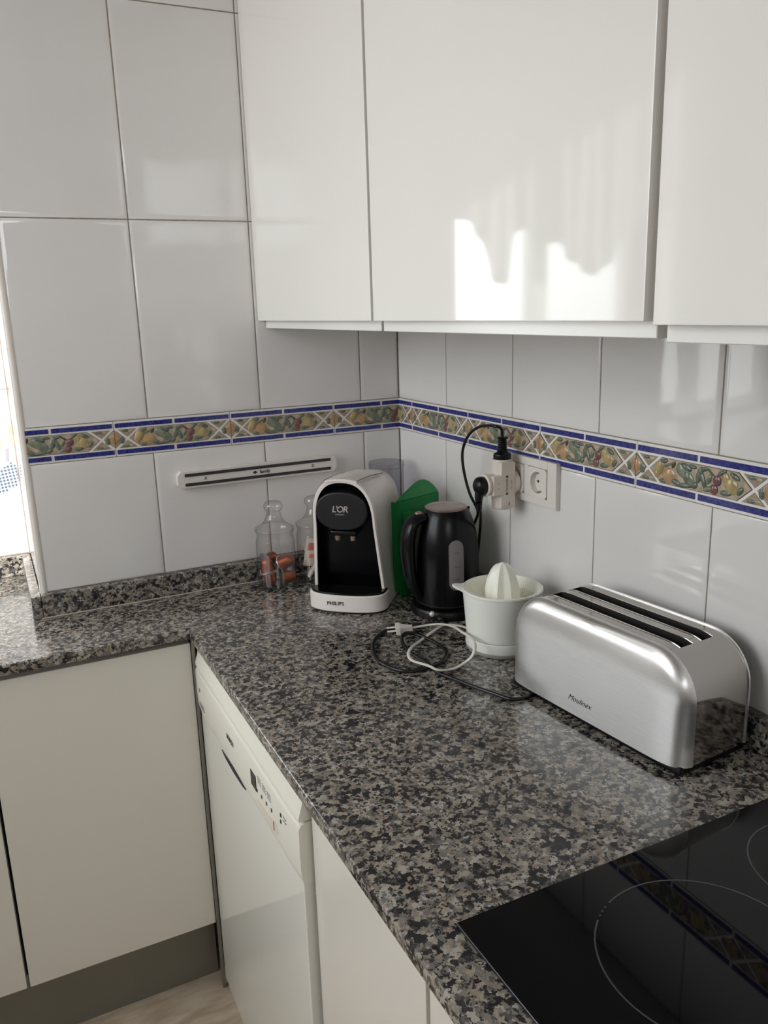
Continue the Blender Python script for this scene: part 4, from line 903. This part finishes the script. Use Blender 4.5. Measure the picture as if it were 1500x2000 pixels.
# ------------------------------------------------------------------ glass jars
def jar(label, x, y):
    j = thing('glass_jar', label, 'jar', (x, y, ZT))
    b = MB(); b.lathe([(0.0, 0.0006), (0.038, 0.0006), (0.0425, 0.004), (0.0440, 0.010), (0.0440, 0.104), (0.0425, 0.112), (0.0405, 0.118), (0.0405, 0.126), (0.0430, 0.129), (0.0430, 0.132), (0.0405, 0.132)], M['clear'], 40); b.build('jar_body', j, 60)
    b = MB(); b.lathe([(0.0445, 0.1325), (0.0450, 0.1350), (0.0440, 0.1375), (0.0400, 0.1385), (0.0300, 0.1450), (0.0215, 0.1540), (0.0170, 0.1650), (0.0155, 0.1740), (0.0160, 0.1765), (0.0195, 0.1800), (0.0215, 0.1860), (0.0205, 0.1925), (0.0160, 0.1970), (0.0, 0.1985)], M['clear'], 40); b.build('jar_lid', j, 60)
    b = MB(); b.lathe([(0.0, 0.0085), (0.036, 0.0085), (0.0415, 0.012)], M['clear'], 40); b.build('jar_bottom', j, 60)
    return j
jar('clear glass jar of copper coffee capsules under the knife rack', -0.359, -0.0690)
jar('clear glass jar of sugar sachets half hidden behind the coffee machine', -0.262, -0.0700)
def capsule_meshes():
    a = MB(); a.lathe([(0.0160, 0.0), (0.0150, 0.0015), (0.0118, 0.0195), (0.0100, 0.0245), (0.0060, 0.0275), (0.0, 0.0285)], M['copper'], 24)
    r = MB(); r.lathe([(0.0, -0.0012), (0.0170, -0.0008), (0.0185, -0.0004), (0.0185, 0.0006), (0.0160, 0.0008)], M['foil'], 24)
    return a.mesh('capsule_body'), r.mesh('foil_rim')
cbm, crm = capsule_meshes()
caps = [((-0.3795, -0.0690, ZT+0.0385), (0.15, -0.20, 0), 'copper coffee capsule standing rim down at the front left of the jar'),
        ((-0.3795, -0.0690, ZT+0.0365), (PI-0.15, -0.20, 0), 'copper coffee capsule rim up at the bottom left of the jar'),
        ((-0.3790, -0.0500, ZT+0.0560), (0, PI/2-0.25, 0.3), 'copper coffee capsule on its side with silver foil facing left'),
        ((-0.3530, -0.0860, ZT+0.0230), (0.0, PI/2, -0.15), 'copper coffee capsule lying on its side, lower right of the jar'),
        ((-0.3480, -0.0700, ZT+0.0500), (0.25, 1.05, -0.35), 'copper coffee capsule tilted at the upper right of the jar')]
for i, (p, r, lab) in enumerate(caps):
    c_ = thing('coffee_capsule', lab, 'capsule', p, 0, 'coffee capsules in the glass jar'); c_.rotation_euler = r; c_.scale = (1.1, 1.1, 1.1)
    link('capsule_body', cbm, c_); link('foil_rim', crm, c_)
def sachet(label, p, r, wd, ht, m2):
    s = thing('sugar_sachet', label, 'sachet', p, 0, 'sachets in the second glass jar'); s.rotation_euler = r
    b = MB(); b.loft([[(-wd, -0.0004, z), (0, -d, z), (wd, -0.0004, z), (wd, 0.0004, z), (0, d, z), (-wd, 0.0004, z)] for z, d in ((-ht, 0.0006), (-ht*0.8, 0.002), (0, 0.0035), (ht*0.8, 0.002), (ht, 0.0006))], M['paper']); b.build('packet', s, 40)
    b = MB(); b.prism([(-wd*0.7, ht*0.15), (wd*0.7, ht*0.30), (wd*0.5, ht*0.75), (-wd*0.6, ht*0.7)], 0.0033, 0.0040, m2, mx=BX); b.prism([(-wd*0.3, -ht*0.4), (wd*0.4, -ht*0.3), (wd*0.2, -ht*0.05), (-wd*0.3, -ht*0.1)], 0.0033, 0.0040, M['paper_o'], mx=BX); b.build('printed_patch', s)
sachet('white sachet with red and orange print at the front of the second jar', (-0.279, -0.087, ZT+0.070), (0.1, 0.18, -0.35), 0.016, 0.034, M['paper_r'])
sachet('white sachet with orange print leaning at the back of the second jar', (-0.268, -0.060, ZT+0.058), (-0.1, -0.35, 0.3), 0.015, 0.034, M['paper_o'])
for i, (x, y, rx_, ry_, lab) in enumerate(((-0.2755, -0.098, 0.10, 0.50, 'pale paper sugar stick leaning right in the second jar, nearest'), (-0.266, -0.082, 0.05, 0.62, 'pale paper sugar stick leaning right in the second jar, middle'), (-0.262, -0.067, -0.1, 0.40, 'pale paper sugar stick leaning right in the second jar, rear'))):
    s = thing('sugar_stick', lab, 'sachet', (x, y, ZT+0.043), 0, 'sticks in the second glass jar'); s.rotation_euler = (rx_, ry_, -0.3)
    MB().tube([(0, 0, -0.033), (0, 0, 0), (0, 0, 0.040)], 0.0045, M['paper'], 8, 2, 1.3).build('paper_tube', s)
    MB().box(-0.006, 0.006, -0.0006, 0.0006, 0.039, 0.045, M['paper']).build('crimped_end', s)

# ------------------------------------------------------------------ lift everything onto the floor datum
for o in list(C.objects):
    if o.parent is None and o.type in ('MESH', 'EMPTY'): o.location.z += Z0
